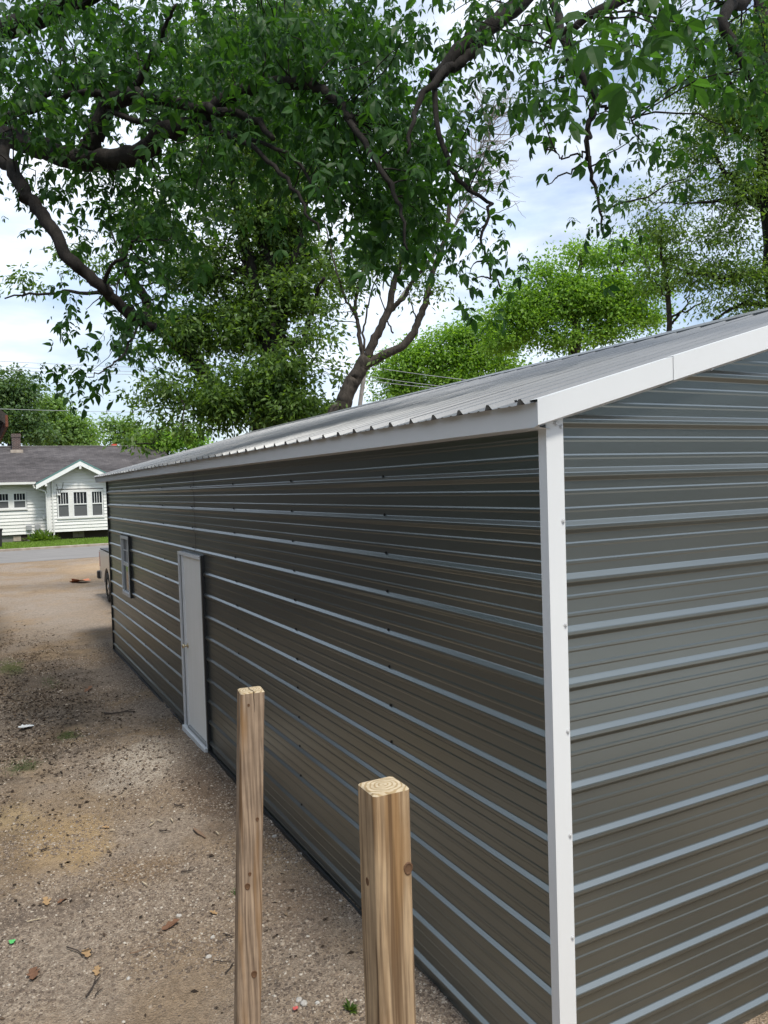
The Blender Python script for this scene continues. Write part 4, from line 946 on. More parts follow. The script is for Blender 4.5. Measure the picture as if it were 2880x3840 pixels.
# row of garden trees to the left, seen only mirrored in the wall
d = 30.0
for k, (x, y, lab) in enumerate([(-5.5, 62, 'tree far down the left side, beyond the frame'), (-9.5, 36.5, 'tree on the verge left of the lot, beyond the frame')]):
    c = np.array([x, y, 4.5]); root = empty('garden_tree', (x, y, 0)); tag(root, lab, 'tree')
    o, P = limb(root, 'trunk', [(x, y, -.1), (x+.1, y, 2), (x, y, 4.5)], .25, .1, bark_dark, 8); o.location = (-x, -y, 0)
    rng = np.random.default_rng(300+k); u = unit(rng.normal(size=(260, 3)))*rng.uniform(.4, 1, (260, 1))**.5*np.array([3, 3, 2.4])
    V, F = leafy(c+u, 16, .4, .3, .18, rng); o = npmesh('crown', V, [F], leaf_mid, root, kind='stuff'); o.location = (-x, -y, 0)

# unseen wood round the lot, placed to darken the metal's reflections: one mass
rng = np.random.default_rng(400); cs = []
for x, y, r_, h_ in [(-14, -14, 4, 9), (-7, -18, 4.5, 10), (0, -17, 4, 8), (7, -19, 5, 10), (14, -15, 4.5, 9), (20, -8, 4.5, 9), (-13, -8, 4, 8), (-12.5, -1, 3.6, 8), (-13, 5, 3.6, 8), (-12.5, 11, 3.4, 8), (-13.5, 17, 3.6, 8), (-17, 21, 4, 9), (24, 3, 4, 9), (-9, 47, 4, 8), (-16, 42, 4.5, 9), (-10, 36, 3.6, 8), (-17, 34, 4, 8), (-14, 27, 4, 8), (-22, 46, 5, 10), (-6.5, 56, 3.6, 8)]:
    u = unit(rng.normal(size=(150, 3)))*rng.uniform(.3, 1, (150, 1))**.5
    cs.append(np.array([x, y, h_*.52])+u*np.array([r_, r_, h_*.5]))
V, F = leafy(np.vstack(cs), 20, .5, .5, .34, rng); tag(npmesh('wood', V, [F], leaf_wood, kind='stuff'), 'mass of trees standing round the lot, outside the picture', 'wood')

# ------------------------------------------------------------------ near hickories overhead
def leaflet(L, W, fold=.16, curl=.18):
    """8 verts, leaflet along +x, normal +z"""
    v = [(0, 0, 0), (.38*L, 0, .01*L), (.72*L, 0, -curl*.35*L), (L, 0, -curl*L), (.33*L, W*.5, fold*W), (.33*L, -W*.5, fold*W), (.68*L, W*.42, fold*W-curl*.35*L), (.68*L, -W*.42, fold*W-curl*.35*L)]
    f = [(0, 5, 1), (0, 1, 4), (1, 5, 7, 2), (1, 2, 6, 4), (2, 7, 3), (2, 3, 6)]
    return np.array(v), f
def compound(seed):
    rg = np.random.default_rng(seed); V = []; T = []; Q = []
    rach = .17
    spec = [(rach, 0, .15, .062), (rach-.01, 1.0, .135, .058), (rach-.01, -1.0, .135, .058), (.085, 1.15, .085, .036), (.085, -1.15, .085, .036)]
    if seed % 3 == 0: spec += [(.045, 1.2, .06, .026), (.045, -1.2, .06, .026)]
    for x0, a, L, W in spec:
        L *= rg.uniform(.85, 1.15); W *= rg.uniform(.85, 1.15); v, f = leaflet(L, W, rg.uniform(.08, .25), rg.uniform(.05, .4))
        a += rg.normal()*.12; droop = rg.uniform(.15, .8); roll = rg.normal()*.35
        cr2, sr2 = math.cos(roll), math.sin(roll); v = v @ np.array([[1, 0, 0], [0, cr2, sr2], [0, -sr2, cr2]])
        cd, sd_ = math.cos(droop), math.sin(droop); v = v @ np.array([[cd, 0, -sd_], [0, 1, 0], [sd_, 0, cd]])
        ca, sa = math.cos(a), math.sin(a); v = v @ np.array([[ca, sa, 0], [-sa, ca, 0], [0, 0, 1]])
        v = v + np.array([x0, 0, -.06*(x0/rach)**2])
        n = len(V)*8; V.append(v)
        for q in f: (T if len(q) == 3 else Q).append([i+n for i in q])
    n = len(V)*8; w_ = .0022
    st = np.array([(0, w_, 0), (0, -w_, 0), (rach*.5, -w_, -.012), (rach*.5, w_, -.012), (rach, -w_, -.06), (rach, w_, -.06)])
    Q += [[n, n+1, n+2, n+3], [n+3, n+2, n+4, n+5]]
    return np.vstack(V+[st]), np.array(T), np.array(Q)
VAR = [compound(s) for s in range(8)]
VARME = []
for s, (v_, t_, q_) in enumerate(VAR):
    me = bpy.data.meshes.new('leaf'); me.from_pydata([tuple(p) for p in v_], [], [tuple(map(int, x)) for x in t_]+[tuple(map(int, x)) for x in q_]); me.materials.append(leaf_near); me.update(); VARME.append(me)
def near_tree(name, label, base, limbs, blobs, nclus, per, spread, seed, extra=None, nsingle=150, scale=(.8, 1.25), keepout=None):
    rng = np.random.default_rng(seed); b = np.array(base); root = empty(name, b); tag(root, label, 'tree')
    LP = []
    for k, (pts, r0, r1) in enumerate(limbs):
        o, P = limb(root, 'trunk' if k == 0 else 'limb', pts, r0, r1, bark_dark, 12 if k == 0 else 9, .012, seed+k); o.location = -b; LP.append(P)
    w = np.array([q[2]*q[3]*q[6] for q in blobs]); pick = rng.choice(len(blobs), nclus, p=w/w.sum()); C = []
    for k, q in enumerate(blobs):
        m_ = int((pick == k).sum())
        a = rng.uniform(0, 2*math.pi, m_); r_ = np.sqrt(rng.uniform(0, 1, m_))*(1+.18*np.sin(5*a+k)); dd = rng.uniform(q[4], q[5], m_)
        for i in range(m_): C.append(at(q[0]+q[2]*r_[i]*math.cos(a[i]), q[1]+q[3]*r_[i]*math.sin(a[i]), dd[i]))
    C = np.array(C)
    if extra is not None: C = np.vstack([C, extra])
    n = len(C)*per; ci = np.repeat(np.arange(len(C)), per)
    off = rng.normal(size=(n, 3))*spread; P = C[ci]+off
    hd = rng.uniform(0, 2*math.pi, n); dr = rng.uniform(-.15, 1.1, n)
    D = np.stack([np.cos(hd)*np.cos(dr), np.sin(hd)*np.cos(dr), -np.sin(dr)], 1)
    side_ = unit(np.cross(D, np.array([0, 0, 1.0]))); N = np.cross(side_, D)
    rl = rng.normal(size=n)*.45; B = side_*np.cos(rl)[:, None]+N*np.sin(rl)[:, None]; N = np.cross(D, -B)
    sc = rng.uniform(*scale, n); var = rng.integers(0, len(VAR), n)
    # nearest leaves in view become single leaves
    px = np.array([project(p) for p in P]); inv = (px[:, 0] > -20) & (px[:, 0] < 1680) & (px[:, 1] > -20) & (px[:, 1] < 1200) & (px[:, 2] > .3)
    order = np.argsort(np.where(inv, px[:, 2]/sc, 1e9)); single = set(order[:nsingle].tolist())
    VV = []; TT = []; QQ = []; k0 = 0
    for s in range(len(VAR)):
        v_, t_, q_ = VAR[s]; ids = np.array([i for i in np.where(var == s)[0] if i not in single])
        if not len(ids): continue
        M3 = np.stack([D[ids], -B[ids], N[ids]], 1)           # rows: local axes
        W_ = np.einsum('vk,nkc->nvc', v_, M3)*sc[ids][:, None, None] + P[ids][:, None, :]
        base_i = k0 + np.arange(len(ids))*len(v_)
        VV.append(W_.reshape(-1, 3)); TT.append((t_[None]+base_i[:, None, None]).reshape(-1, 3)); QQ.append((q_[None]+base_i[:, None, None]).reshape(-1, 4)); k0 += len(ids)*len(v_)
    o = npmesh('crown', np.vstack(VV), [np.vstack(TT), np.vstack(QQ)], leaf_near, root, kind='stuff'); o.location = -b
    for i in single:
        o = bpy.data.objects.new('leaf', VARME[var[i]]); COL.objects.link(o); o.parent = root
        s = sc[i]; a_, b2, c_ = D[i]*s, -B[i]*s, N[i]*s; p = P[i]-b
        o.matrix_local = Matrix(((a_[0], b2[0], c_[0], p[0]), (a_[1], b2[1], c_[1], p[1]), (a_[2], b2[2], c_[2], p[2]), (0, 0, 0, 1)))
    tv, tf = twigs_to(C, LP, rng, .5, .007, .0025, 4, 1.1)
    o = mesh('twigs', tv, tf, bark_dark, root, kind='stuff'); o.location = -b
    return root
base = np.array([-4.5, 8.6, -.1])
top = np.array([-4.1, 8.4, 5.2])
A = lambda x, y, dd: at(x, y, dd)
limbsA = [([base, (-4.45, 8.6, 2.2), (-4.3, 8.5, 4.0), top], .42, .27),
  ([top, A(-90, 300, 9.6), A(0, 292, 8.6), A(80, 318, 8.0), A(170, 345, 7.6), A(270, 340, 7.2), A(325, 318, 7.0), A(350, 285, 6.9), A(430, 262, 6.8), A(518, 195, 6.6), A(640, 182, 6.4), A(716, 208, 6.2), A(760, 260, 6.0)], .135, .035),
  ([A(185, 343, 7.55), A(200, 300, 7.5), A(230, 235, 7.4), A(282, 203, 7.2)], .10, .075), ([A(282, 203, 7.2), A(400, 225, 6.8), A(530, 252, 6.4), A(590, 300, 6.2)], .06, .02), ([A(282, 205, 7.2), A(230, 200, 7.3), A(170, 202, 7.4), A(60, 245, 7.6)], .045, .02), ([A(285, 200, 7.2), A(315, 145, 7.0), A(345, 80, 6.8), A(380, 10, 6.6)], .035, .012),
  ([A(-60, 270, 9.0), A(0, 262, 8.2), A(80, 225, 7.8), A(140, 160, 7.4)], .05, .02),
  ([top, A(-60, 300, 8.0), A(10, 350, 7.2), A(60, 420, 7.0), A(100, 480, 6.9), A(150, 560, 6.8), A(215, 615, 6.8), A(250, 655, 6.9), A(290, 685, 7.0), A(335, 708, 7.1)], .068, .045),
  ([top, (-3.5, 6.4, 7.2), (-2.4, 3.4, 7.9), (-1.9, .2, 8.1), (-1.2, -3, 8.0)], .13, .04),  # limb out of view, added to carry the shading clumps
  ([A(215, 615, 6.8), A(260, 560, 6.6), A(300, 510, 6.4)], .02, .008), ([A(220, 240, 7.4), A(330, 265, 7.0), A(480, 285, 6.6), A(620, 330, 6.2), A(700, 430, 6.0)], .03, .01), ([A(300, 700, 7.0), A(270, 760, 6.6), A(235, 790, 6.3), A(190, 815, 6.1)], .012, .004),
  ([top, (-3.4, 8.2, 7.4), A(80, 40, 8.5), A(300, -60, 7.5), A(620, -40, 6.5)], .16, .05), ([A(430, 262, 6.8), A(560, 330, 6.2), A(640, 420, 5.9), A(690, 500, 5.7)], .025, .008), ([A(716, 208, 6.2), A(800, 330, 5.8), A(860, 430, 5.6), A(880, 540, 5.5)], .03, .008)]
blobsA = [(160, 90, 230, 130, 5.5, 9.5, 1.2), (120, 210, 200, 90, 5.5, 9, 1.0), (420, 110, 220, 150, 5.2, 9, 1.2), (650, 120, 200, 150, 5, 8.5, 1.2), (860, 150, 130, 150, 4.8, 8, 1.0), (560, 290, 190, 110, 5, 8, 1.0), (780, 310, 150, 110, 4.8, 7.5, 1.25), (880, 360, 90, 120, 4.8, 7, 1.8), (860, 470, 80, 80, 4.8, 6.5, 1.3), (740, 420, 60, 60, 5, 7, .7),
  (330, 400, 120, 90, 5.5, 8, .9), (300, 490, 110, 70, 5.5, 7.5, .8), (340, 580, 80, 70, 5.5, 7, .9), (240, 690, 75, 50, 5.6, 7, .6), (300, 750, 40, 40, 5.6, 6.6, .5), (185, 795, 38, 22, 5.6, 6.4, .8), (270, 800, 28, 12, 5.6, 6.4, .6), (60, 370, 80, 50, 6, 8, .7), (80, 440, 70, 40, 6, 8, .4), (560, 390, 50, 60, 5.2, 7, .5), (500, 400, 100, 40, 5.5, 7.5, .4), (650, 450, 60, 40, 5.2, 7, .4), (190, 500, 70, 50, 6, 8, .45), (925, 560, 40, 50, 5, 6.2, .7), (790, 540, 40, 30, 5, 6.2, .3), (150, 640, 50, 40, 6, 7.2, .2), (140, 380, 130, 60, 6, 8, .5)]
rg = np.random.default_rng(77)
exA = np.vstack([np.stack([rg.uniform(-6.5, -2.8, 190), rg.uniform(4, 17, 190), rg.uniform(5.4, 9.5, 190)], 1), np.vstack([np.array(c_)+rg.normal(size=(17, 3))*np.array([.55, .55, .35]) for c_ in [(-3.6, -3.5, 7.6), (-2.6, -1.2, 7.9), (-3.4, 1.2, 7.6), (-.9, -3.2, 8.2), (-.5, .4, 8.3), (.4, -1.6, 8.2), (-1.9, 2.6, 8.2), (.5, 2.6, 8.4), (-4.6, .2, 7.4), (-1.6, -4.6, 8.0)]])])  # unseen crown clumps, added to shade the left side and dapple the ground
near_tree('hickory_tree', 'dark overhanging hickory whose thick limbs enter from the left', base, limbsA, [(a, b, c, e_*1.0, g_+1.0, h_+1.8, k_) for a, b, c, e_, g_, h_, k_ in blobsA], 690, 7, .15, 501, exA, 170, (.42, 1.0))

base = np.array([2.6, -5.2, -.1]); top2 = np.array([2.3, -4.4, 6.0])
limbsB = [([base, (2.6, -5.1, 2.5), (2.4, -4.7, 4.6), top2], .34, .22), ([top2, (2.2, -1.5, 7.8), A(1330, -260, 6.6), A(1180, -60, 6.2), A(1080, 45, 6.0), A(1000, 105, 5.9), A(935, 168, 5.8)], .10, .045), ([A(1060, 62, 6.0), A(1010, 120, 5.9), A(960, 155, 5.8), A(935, 185, 5.8)], .05, .03),
  ([(2.25, -2.5, 7.2), A(1500, -200, 5.0), A(1400, -40, 4.7), A(1300, 20, 4.5), A(1180, 90, 4.6)], .07, .015), ([A(1180, -60, 6.2), A(1230, 120, 5.6), A(1275, 190, 5.4), A(1290, 225, 5.3), A(1270, 290, 5.2), A(1268, 350, 5.1), A(1290, 420, 5.1), A(1300, 500, 5.0)], .035, .006), ([A(1290, 225, 5.3), A(1330, 235, 5.2), A(1370, 270, 5.1)], .012, .005), ([A(1268, 345, 5.1), A(1230, 370, 5.1), A(1180, 400, 5.1)], .010, .003), ([A(1269, 330, 5.1), A(1220, 340, 5.1), A(1200, 330, 5.0)], .008, .003),
  ([(2.2, -1.5, 7.8), A(1700, -120, 5.6), A(1560, 30, 5.4), A(1590, 100, 5.3), A(1620, 170, 5.2)], .06, .02), ([A(935, 180, 5.8), A(960, 330, 5.6), A(1000, 400, 5.5), A(1060, 440, 5.4), A(1040, 530, 5.3), A(1080, 620, 5.2)], .022, .006), ([A(960, 150, 5.8), A(900, 230, 5.6), A(880, 330, 5.4)], .03, .01)]
blobsB = [(1050, 50, 130, 80, 4.8, 7, .9), (1130, 110, 110, 100, 4.6, 6.5, .9), (1050, 170, 90, 60, 4.8, 6.5, .7), (1190, 180, 70, 70, 4.6, 6, .8), (1170, 250, 50, 50, 4.6, 5.8, .6), (1020, 330, 50, 50, 4.8, 5.8, .4), (1050, 400, 50, 50, 4.8, 5.8, .35), (1290, 20, 160, 50, 4, 6, .9), (1400, 90, 120, 80, 4.2, 6.2, .7), (1380, 200, 90, 60, 4.4, 5.8, .5), (1390, 290, 60, 50, 4.5, 5.6, .55), (1440, 330, 50, 40, 4.5, 5.6, .4), (1340, 350, 70, 35, 4.6, 5.6, .4), (1215, 330, 30, 30, 4.8, 5.3, .8), (1300, 400, 40, 28, 4.8, 5.3, 1.3), (1280, 460, 30, 35, 4.8, 5.3, 1.2), (1295, 520, 40, 20, 4.8, 5.3, 1.3), (1240, 425, 25, 12, 4.8, 5.3, .6),
  (1560, 60, 130, 80, 4.4, 6.4, .8), (1620, 180, 70, 90, 4.6, 6.4, .6), (1550, 300, 80, 60, 4.6, 6.2, .35), (1080, 560, 50, 35, 4.9, 5.6, 1.1), (1050, 610, 45, 30, 4.9, 5.6, 1.0), (1090, 640, 30, 30, 4.9, 5.4, .8), (1030, 480, 35, 40, 4.9, 5.6, .9), (1000, 250, 40, 60, 4.9, 6, .6)]
ex = []
for x, y, dd in [(1310, 40, 2.3), (1330, 90, 2.35), (1300, 20, 2.3), (1215, 95, 2.6), (1340, 60, 2.4), (1290, 70, 2.5)]: ex.append(at(x, y, dd))
ex = np.vstack([np.array(ex)]+[np.array(c_)+rg.normal(size=(16, 3))*np.array([.6, .5, .3]) for c_ in [(.9, -1.0, 8.9), (2.0, -1.2, 8.9), (3.0, -.9, 8.9), (1.5, .3, 9.3), (2.8, .6, 9.4), (3.8, 0, 9.2)]])  # high clumps out of view, added to shade the sprays below
near_tree('hickory_tree', 'second hickory with fine hanging sprays across the open sky at upper right', base, limbsB, blobsB, 150, 4, .09, 502, np.array(ex), 130, (.42, .75))

# ------------------------------------------------------------------ pebbles, stones, litter
def pebble_field(name, label, n, xr_, yr_, smin, smax, seed, dens):
    rng = np.random.default_rng(seed)
    x = rng.uniform(*xr_, n*3); y = yr_[0]+(yr_[1]-yr_[0])*rng.uniform(0, 1, n*3)**1.25
    keep = rng.uniform(size=n*3) < dens(x, y); x, y = x[keep][:n], y[keep][:n]; n = len(x)
    s = smin*(smax/smin)**(rng.uniform(0, 1, n)**2.2)
    octa = np.array([(1, 0, 0), (0, 1, 0), (-1, 0, 0), (0, -1, 0), (0, 0, 1), (.62, .62, .55), (-.62, .6, .5), (-.6, -.65, .55), (.6, -.6, .5)])
    fc = np.array([(0, 1, 5), (1, 2, 6), (2, 3, 7), (3, 0, 8), (0, 5, 8), (1, 6, 5), (2, 7, 6), (3, 8, 7), (4, 8, 5), (4, 5, 6), (4, 6, 7), (4, 7, 8)])
    V = octa[None]*(1+rng.uniform(-.28, .28, (n, 9, 3)))
    a = rng.uniform(0, 2*math.pi, n); asp = rng.uniform(.55, 1, n); flat = rng.uniform(.4, .8, n)
    vx = V[:, :, 0]; vy = V[:, :, 1]*asp[:, None]; vz = V[:, :, 2]*flat[:, None]
    X_ = (vx*np.cos(a)[:, None]-vy*np.sin(a)[:, None])*s[:, None]+x[:, None]; Y_ = (vx*np.sin(a)[:, None]+vy*np.cos(a)[:, None])*s[:, None]+y[:, None]
    Z_ = vz*s[:, None]+ground_h(x, y)[:, None]-.15*s[:, None]
    VV = np.stack([X_, Y_, Z_], 2).reshape(-1, 3); F = (fc[None]+(np.arange(n)*9)[:, None, None]).reshape(-1, 3)
    return tag(npmesh(name, VV, [F], stonem, kind='stuff'), label, 'gravel')
def dens_main(x, y): return np.clip((fbm(x*1.7, y*1.3, 21)-.36)*5.5, .04, 1)*np.clip(.12+np.hypot((x+1.55)/.6, (y-5.2)/1.1)**2, 0, 1)*np.clip(.2+np.hypot((x+.95)/.45, (y-4.2)/.8)**2, 0, 1)
pebble_field('gravel', 'loose grey-brown gravel spread over the dirt lot', 85000, (-2.6, .02), (.3, 13.0), .0045, .0165, 31, dens_main)
pebble_field('gravel', 'line of pale gravel along the foot of the garage wall', 5000, (-.28, .0), (.4, 12.2), .005, .016, 32, lambda x, y: np.clip(1+x*3.4, .1, 1))
pebble_field('gravel', 'coarse gravel by the gable wall at the lower right corner', 3500, (.6, 3.0), (-.9, -.02), .004, .016, 33, lambda x, y: np.ones_like(x))

# shredded dark leaf litter under the tree
rl = np.random.default_rng(41); nL = 8000
lx = rl.normal(-1.55, .55, nL); ly = rl.normal(10.0, 2.6, nL); kk = (lx < -.12) & (lx > -3.2) & (ly > 4.6) & (rl.uniform(size=nL) < np.clip((fbm(lx*2.2, ly*1.6, 51)-.28)*5, .05, 1)); lx, ly = lx[kk], ly[kk]
lx = np.concatenate([lx, rl.uniform(-2.3, -.2, 260)]); ly = np.concatenate([ly, rl.uniform(1.5, 8, 260)]); nL = len(lx)
a_ = rl.uniform(0, 6.28, nL); sl = .012*(3.2**rl.uniform(0, 1, nL))
V, F = diamond_leaves(np.stack([lx, ly, ground_h(lx, ly)+.008], 1), unit(np.stack([np.cos(a_), np.sin(a_), rl.uniform(-.1, .35, nL)], 1)), unit(rl.normal(size=(nL, 3))*.35+np.array([0, 0, 1.])), sl*1.5, sl*.75)
litterm = M('shredded_leaf_litter', (.1, .07, .05), .9, 0, .2); g_ = nd(litterm, 'NewGeometry')
lk(litterm, ramp(litterm, g_.outputs['Random Per Island'], [(0, (.02, .015, .012)), (.55, (.06, .042, .03)), (.85, (.13, .09, .06)), (.96, (.28, .21, .14)), (1, (.5, .44, .36))]), bsdf(litterm).inputs['Base Color'])
tag(npmesh('leaf_litter', V, [F], litterm, kind='stuff'), 'shredded dark leaf litter strewn over the ground under the tree', 'leaf litter')
def rock(px, py, r, label, seed, mat=palestone):
    p = on(px, py, 2, 0); rg = np.random.default_rng(seed); z = ground_h(np.array([p[0]]), np.array([p[1]]))[0]
    n, m_ = 6, 9; V = []
    ph = rg.uniform(0, 6, 4)
    for i in range(n+1):
        t = math.pi*i/n
        for k in range(m_):
            w_ = 2*math.pi*k/m_; q = r*(1+.16*math.sin(2*w_+ph[0])+.12*math.sin(3*t+ph[1])+.09*math.sin(3*w_+2*t+ph[2]))
            V.append((q*math.sin(t)*math.cos(w_), .8*q*math.sin(t)*math.sin(w_), .62*q*math.cos(t)+.25*r))
    F = [(i*m_+k, (i+1)*m_+k, (i+1)*m_+(k+1) % m_, i*m_+(k+1) % m_) for i in range(n) for k in range(m_)]
    o = mesh('stone', V, F, mat, None, smooth=True); o.location = (p[0], p[1], z); tag(o, label, 'stone', 'loose stones on the lot')
c6 = lambda x, y: (x/1.536, 2400+y/1.536)
c5 = lambda x, y: (850+x/1.701, 2540+y/1.701)
rock(*c6(1030, 1590), .020, 'whitish rounded stone left of the split-topped post', 1)
rock(*c6(1202, 1835), .018, 'grey flat stone lower left of the split-topped post', 2)
rock(*c6(1225, 1712), .016, 'blue-grey stone close to the split-topped post', 3)
rock(*c5(462, 2085), .020, 'pale oblong stone between the two posts, left of a pair', 4)
rock(*c5(495, 2112), .024, 'tan flat stone between the two posts, beside a pink scrap', 5)
rock(*c5(580, 2105), .014, 'small cream stone right of the pair between the posts', 6)
rock(*c5(493, 1125), .028, 'white stone lying at the foot of the garage wall behind the posts', 7)
rock(*c5(305, 1020), .020, 'greyish stone behind the split-topped post near the wall', 8)
rock(*c6(740, 1955), .014, 'light pebble-sized stone near the bottom of the lot', 9)
def litter_leaf(px, py, s, mat, label, seed, name='dead_leaf', cat='dead leaf', grp='fallen leaves on the lot'):
    p = on(px, py, 2, .0); rg = np.random.default_rng(seed); z = ground_h(np.array([p[0]]), np.array([p[1]]))[0]+.012
    n = 22; V = [(0, 0, .08*s)]; c1, c2 = rg.uniform(-.5, .5, 2)
    for k in range(n):
        q = k/n; side_ = 1 if q < .5 else -1; t = q*2 if q < .5 else 2-q*2
        lobes = 1+(.42 if cat == 'dead leaf' else .12)*math.sin(t*15.7)+.12*rg.normal()
        wd = s*(.42 if cat == 'dead leaf' else .6)*max(.04, math.sin(math.pi*min(.97, t*.94+.03)))**.6*lobes; u_ = (t-.5)*2*s
        V.append((u_, side_*wd, s*(.22*(abs(wd)/s)**1.2*2+c1*.35*(u_/s)**2+c2*.2*u_/s*wd/s+.03*rg.normal())))
    o = mesh(name, V, [(0, k+1, (k+1) % n+1) for k in range(n)], mat, None, smooth=False); m_ = o.modifiers.new('t', 'SOLIDIFY'); m_.thickness = .0012
    o.location = (p[0], p[1], z); o.rotation_euler = (rg.uniform(-.25, .25), rg.uniform(-.25, .25), rg.uniform(0, 6)); tag(o, label, cat, grp)
for k, (x, y, s, m_, lab) in enumerate([(500, 1825, .055, deadm, 'pale tan curled leaf beside a dark twig at lower left'), (560, 1920, .045, deadm, 'orange-tan dry leaf below the pale curled leaf'), (195, 1940, .07, deadr, 'reddish-brown dry leaf at the lower left of the lot'), (985, 1658, .065, deadr, 'rust-brown lobed leaf left of the split-topped post'),
                                      (268, 1520, .05, deadm, 'light tan leaf on the gravel patch at left'), (362, 1515, .045, deadr, 'brown leaf right of the light tan leaf'), (510, 288, .09, deadr, 'small red leaf on the dark ground near the garage'), (610, 1095, .03, deadm, 'tiny straw-coloured leaf on the yellow dirt'), (1230, 1580, .03, deadm, 'little yellow leaf just left of the split-topped post')]):
    litter_leaf(*c6(x, y), s, m_, lab, 60+k)
litter_leaf(*c6(70, 1755), .03, greenscrap, 'bright green plastic scrap at the left edge of the lot', 81, 'plastic_scrap', 'scrap', 'plastic scraps on the lot')
litter_leaf(*c5(440, 2152), .022, pinkscrap, 'pink plastic scrap between the two posts', 82, 'plastic_scrap', 'scrap', 'plastic scraps on the lot')
litter_leaf(300, 2184, .42, orangem, 'crumpled orange rag lying on the gravel near the road', 83, 'rag', 'rag', None)
litter_leaf(*c6(150, 512), .11, vinyl, 'white paper scrap on the dark leaf-littered ground', 84, 'paper_scrap', 'scrap', None)
def twig(pa, pb, r, mat, label, seed, fork=True):
    rg = np.random.default_rng(seed); a = on(*pa, 2, 0); b = on(*pb, 2, 0); L_ = np.linalg.norm(b-a)
    pts = [a, a*.66+b*.34+rg.normal(size=3)*.05*L_, a*.33+b*.67+rg.normal(size=3)*.05*L_, b]
    for p in pts: p[2] = ground_h(np.array([p[0]]), np.array([p[1]]))[0]+.012+r
    pts = spline(pts, 4); mb = MB(); mb.tube(pts, np.linspace(r, r*.5, len(pts)), 6)
    if fork: mb.tube([pts[6], pts[6]+(b-a)*.2+np.array([rg.normal()*.1*L_, rg.normal()*.1*L_, .015]), pts[6]+(b-a)*.4+np.array([rg.normal()*.15*L_, rg.normal()*.1*L_, .02])], [r*.6, r*.5, r*.3], 5)
    tag(mb.build('twig', mat, None, smooth=True), label, 'twig', 'fallen twigs on the lot')
for k, (a, b, r, m_, lab) in enumerate([((385, 1795), (510, 1862), .0045, twigm, 'dark thin twig leading to the pale curled leaf'), ((498, 2075), (580, 1955), .006, twigm, 'thickest black stick at lower left, pointing up to the right'), ((550, 2068), (592, 2020), .004, twigm, 'short black stick beside the thickest one'),
    ((1042, 1340), (1120, 1330), .006, twigm, 'dark level stick left of the split-topped post'), ((155, 1642), (240, 1630), .004, twigp, 'pale straw lying on the gravel patch at left'), ((1300, 1930), (1345, 1880), .005, twigm, 'dark twig touching the foot of the split-topped post from the left'), ((1225, 1870), (1330, 1865), .004, twigm, 'long thin twig left of the split-topped post, low down'),
    ((1285, 1705), (1350, 1722), .004, twigm, 'short twig beside the blue-grey stone'), ((750, 1828), (880, 1792), .004, chipm, 'brown branching twig in the lower middle of the lot'), ((235, 1235), (285, 1218), .007, twigm, 'stubby dark stick on the yellow dirt at left'), ((1005, 960), (1065, 968), .008, twigm, 'dark stick near the pale wood splinters'), ((600, 435), (775, 428), .012, twigm, 'long dark stick lying on the shaded ground by the garage'),
    ((345, 1305), (370, 1322), .006, twigm, 'tiny curved stick in the middle left of the lot'), ((918, 1106), (985, 1110), .006, twigm, 'dark stick under the pale wood splinters')]):
    twig(c6(*a), c6(*b), r, m_, lab, 90+k)
def chip(pa, pb, wd, mat, label, grp):
    a = on(*pa, 2, 0); b = on(*pb, 2, 0); z = ground_h(np.array([a[0]]), np.array([a[1]]))[0]+.016; d_ = unit((b-a)[None])[0]; s_ = np.array([-d_[1], d_[0], 0])*wd
    mb = MB(); q = [a-s_*.4, a+s_*.6, (a+b)/2+s_, b+s_*.3, b-s_*.2, (a+b)/2-s_*.8]
    for p in q: p[2] = z
    mb.prism([tuple(p) for p in q][::-1], (0, 0, .008)); tag(mb.build('wood_chip', mat, None), label, 'wood chip', grp)
chip(c6(1115, 1090), c6(1182, 1142), .018, chipm, 'flat brown bark chip left of the split-topped post', 'wood chips')
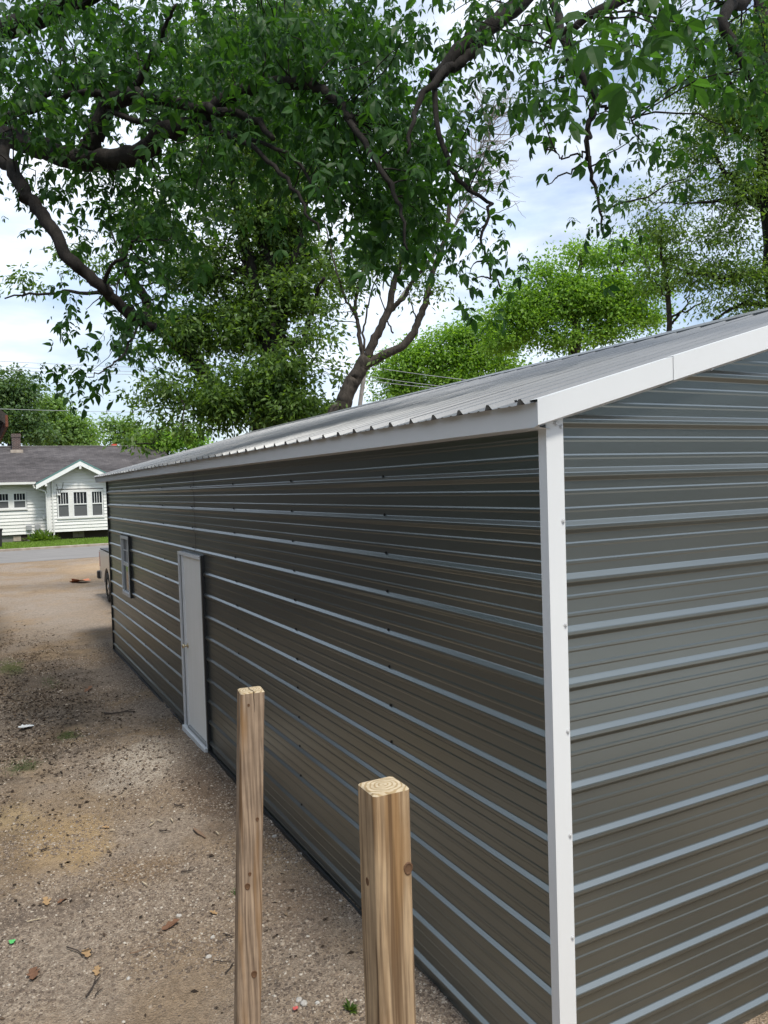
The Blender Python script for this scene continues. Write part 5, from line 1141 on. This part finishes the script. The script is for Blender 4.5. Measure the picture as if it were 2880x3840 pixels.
for k, (a, b) in enumerate([((862, 1082), (890, 1060)), ((905, 1045), (935, 1052)), ((870, 1052), (885, 1046)), ((985, 1040), (997, 1060)), ((1245, 1108), (1262, 1125)), ((820, 1410), (850, 1432)), ((612, 1205), (630, 1212)), ((635, 1108), (665, 1106))]):
    chip(c6(*a), c6(*b), .006, twigp, ['pale wood splinter, longest of the scattered splinters', 'pale splinter at the top of the splinter patch', 'smallest pale splinter of the patch', 'upright pale splinter at the right of the patch', 'cream splinter close to the split-topped post', 'pale splinter in the lower middle of the lot', 'straw-pale splinter on the yellow dirt', 'thin level splinter left of the splinter patch'][k], 'pale wood splinters')
# small weed between the posts, shrubs by the house
def weed(p, n, L, W, label, seed, name='weed'):
    rg = np.random.default_rng(seed); root = empty(name, p); tag(root, label, 'plant')
    P = np.zeros((n, 3)); hd = rg.uniform(0, 6.28, n); el = rg.uniform(.2, 1.1, n); D = np.stack([np.cos(hd)*np.cos(el), np.sin(hd)*np.cos(el), np.sin(el)], 1); P = D*rg.uniform(0, L, (n, 1))*(.2 if n < 40 else 1.5)
    P[:, 2] = np.abs(P[:, 2])
    N = unit(rg.normal(size=(n, 3))*.3+np.array([0, 0, 1.])); V, F = diamond_leaves(P, D, N, L*rg.uniform(.6, 1.2, n), W*rg.uniform(.7, 1.2, n))
    npmesh('leaves', V, [F], leaf_right, root, kind='stuff')
    mb = MB()
    for k in range(4): mb.tube([(0, 0, -.02), tuple(D[k]*L*.8)], [L*.02, L*.01], 4)
    mb.build('stem', twigm, root)
p = on(*c5(790, 2165), 2, 0); p[2] = ground_h(np.array([p[0]]), np.array([p[1]]))[0]
weed(p, 22, .055, .022, 'tiny green weed sprouting at the foot of the nearest post', 9)
for k, (cx, cy, sp, lab) in enumerate([(545, 1760, 1.0, 'scraggly green shrub at the white house corner'), (430, 1800, .7, 'low yellow-green shrub under the meter boxes'), (690, 1780, .6, 'small leafy sprig right of the house downspout')]):
    p = hp(cx, cy, YB-.5); weed((p[0], YB-.5, .05), int(160*sp), .42*sp, .12, lab, 20+k, 'shrub')
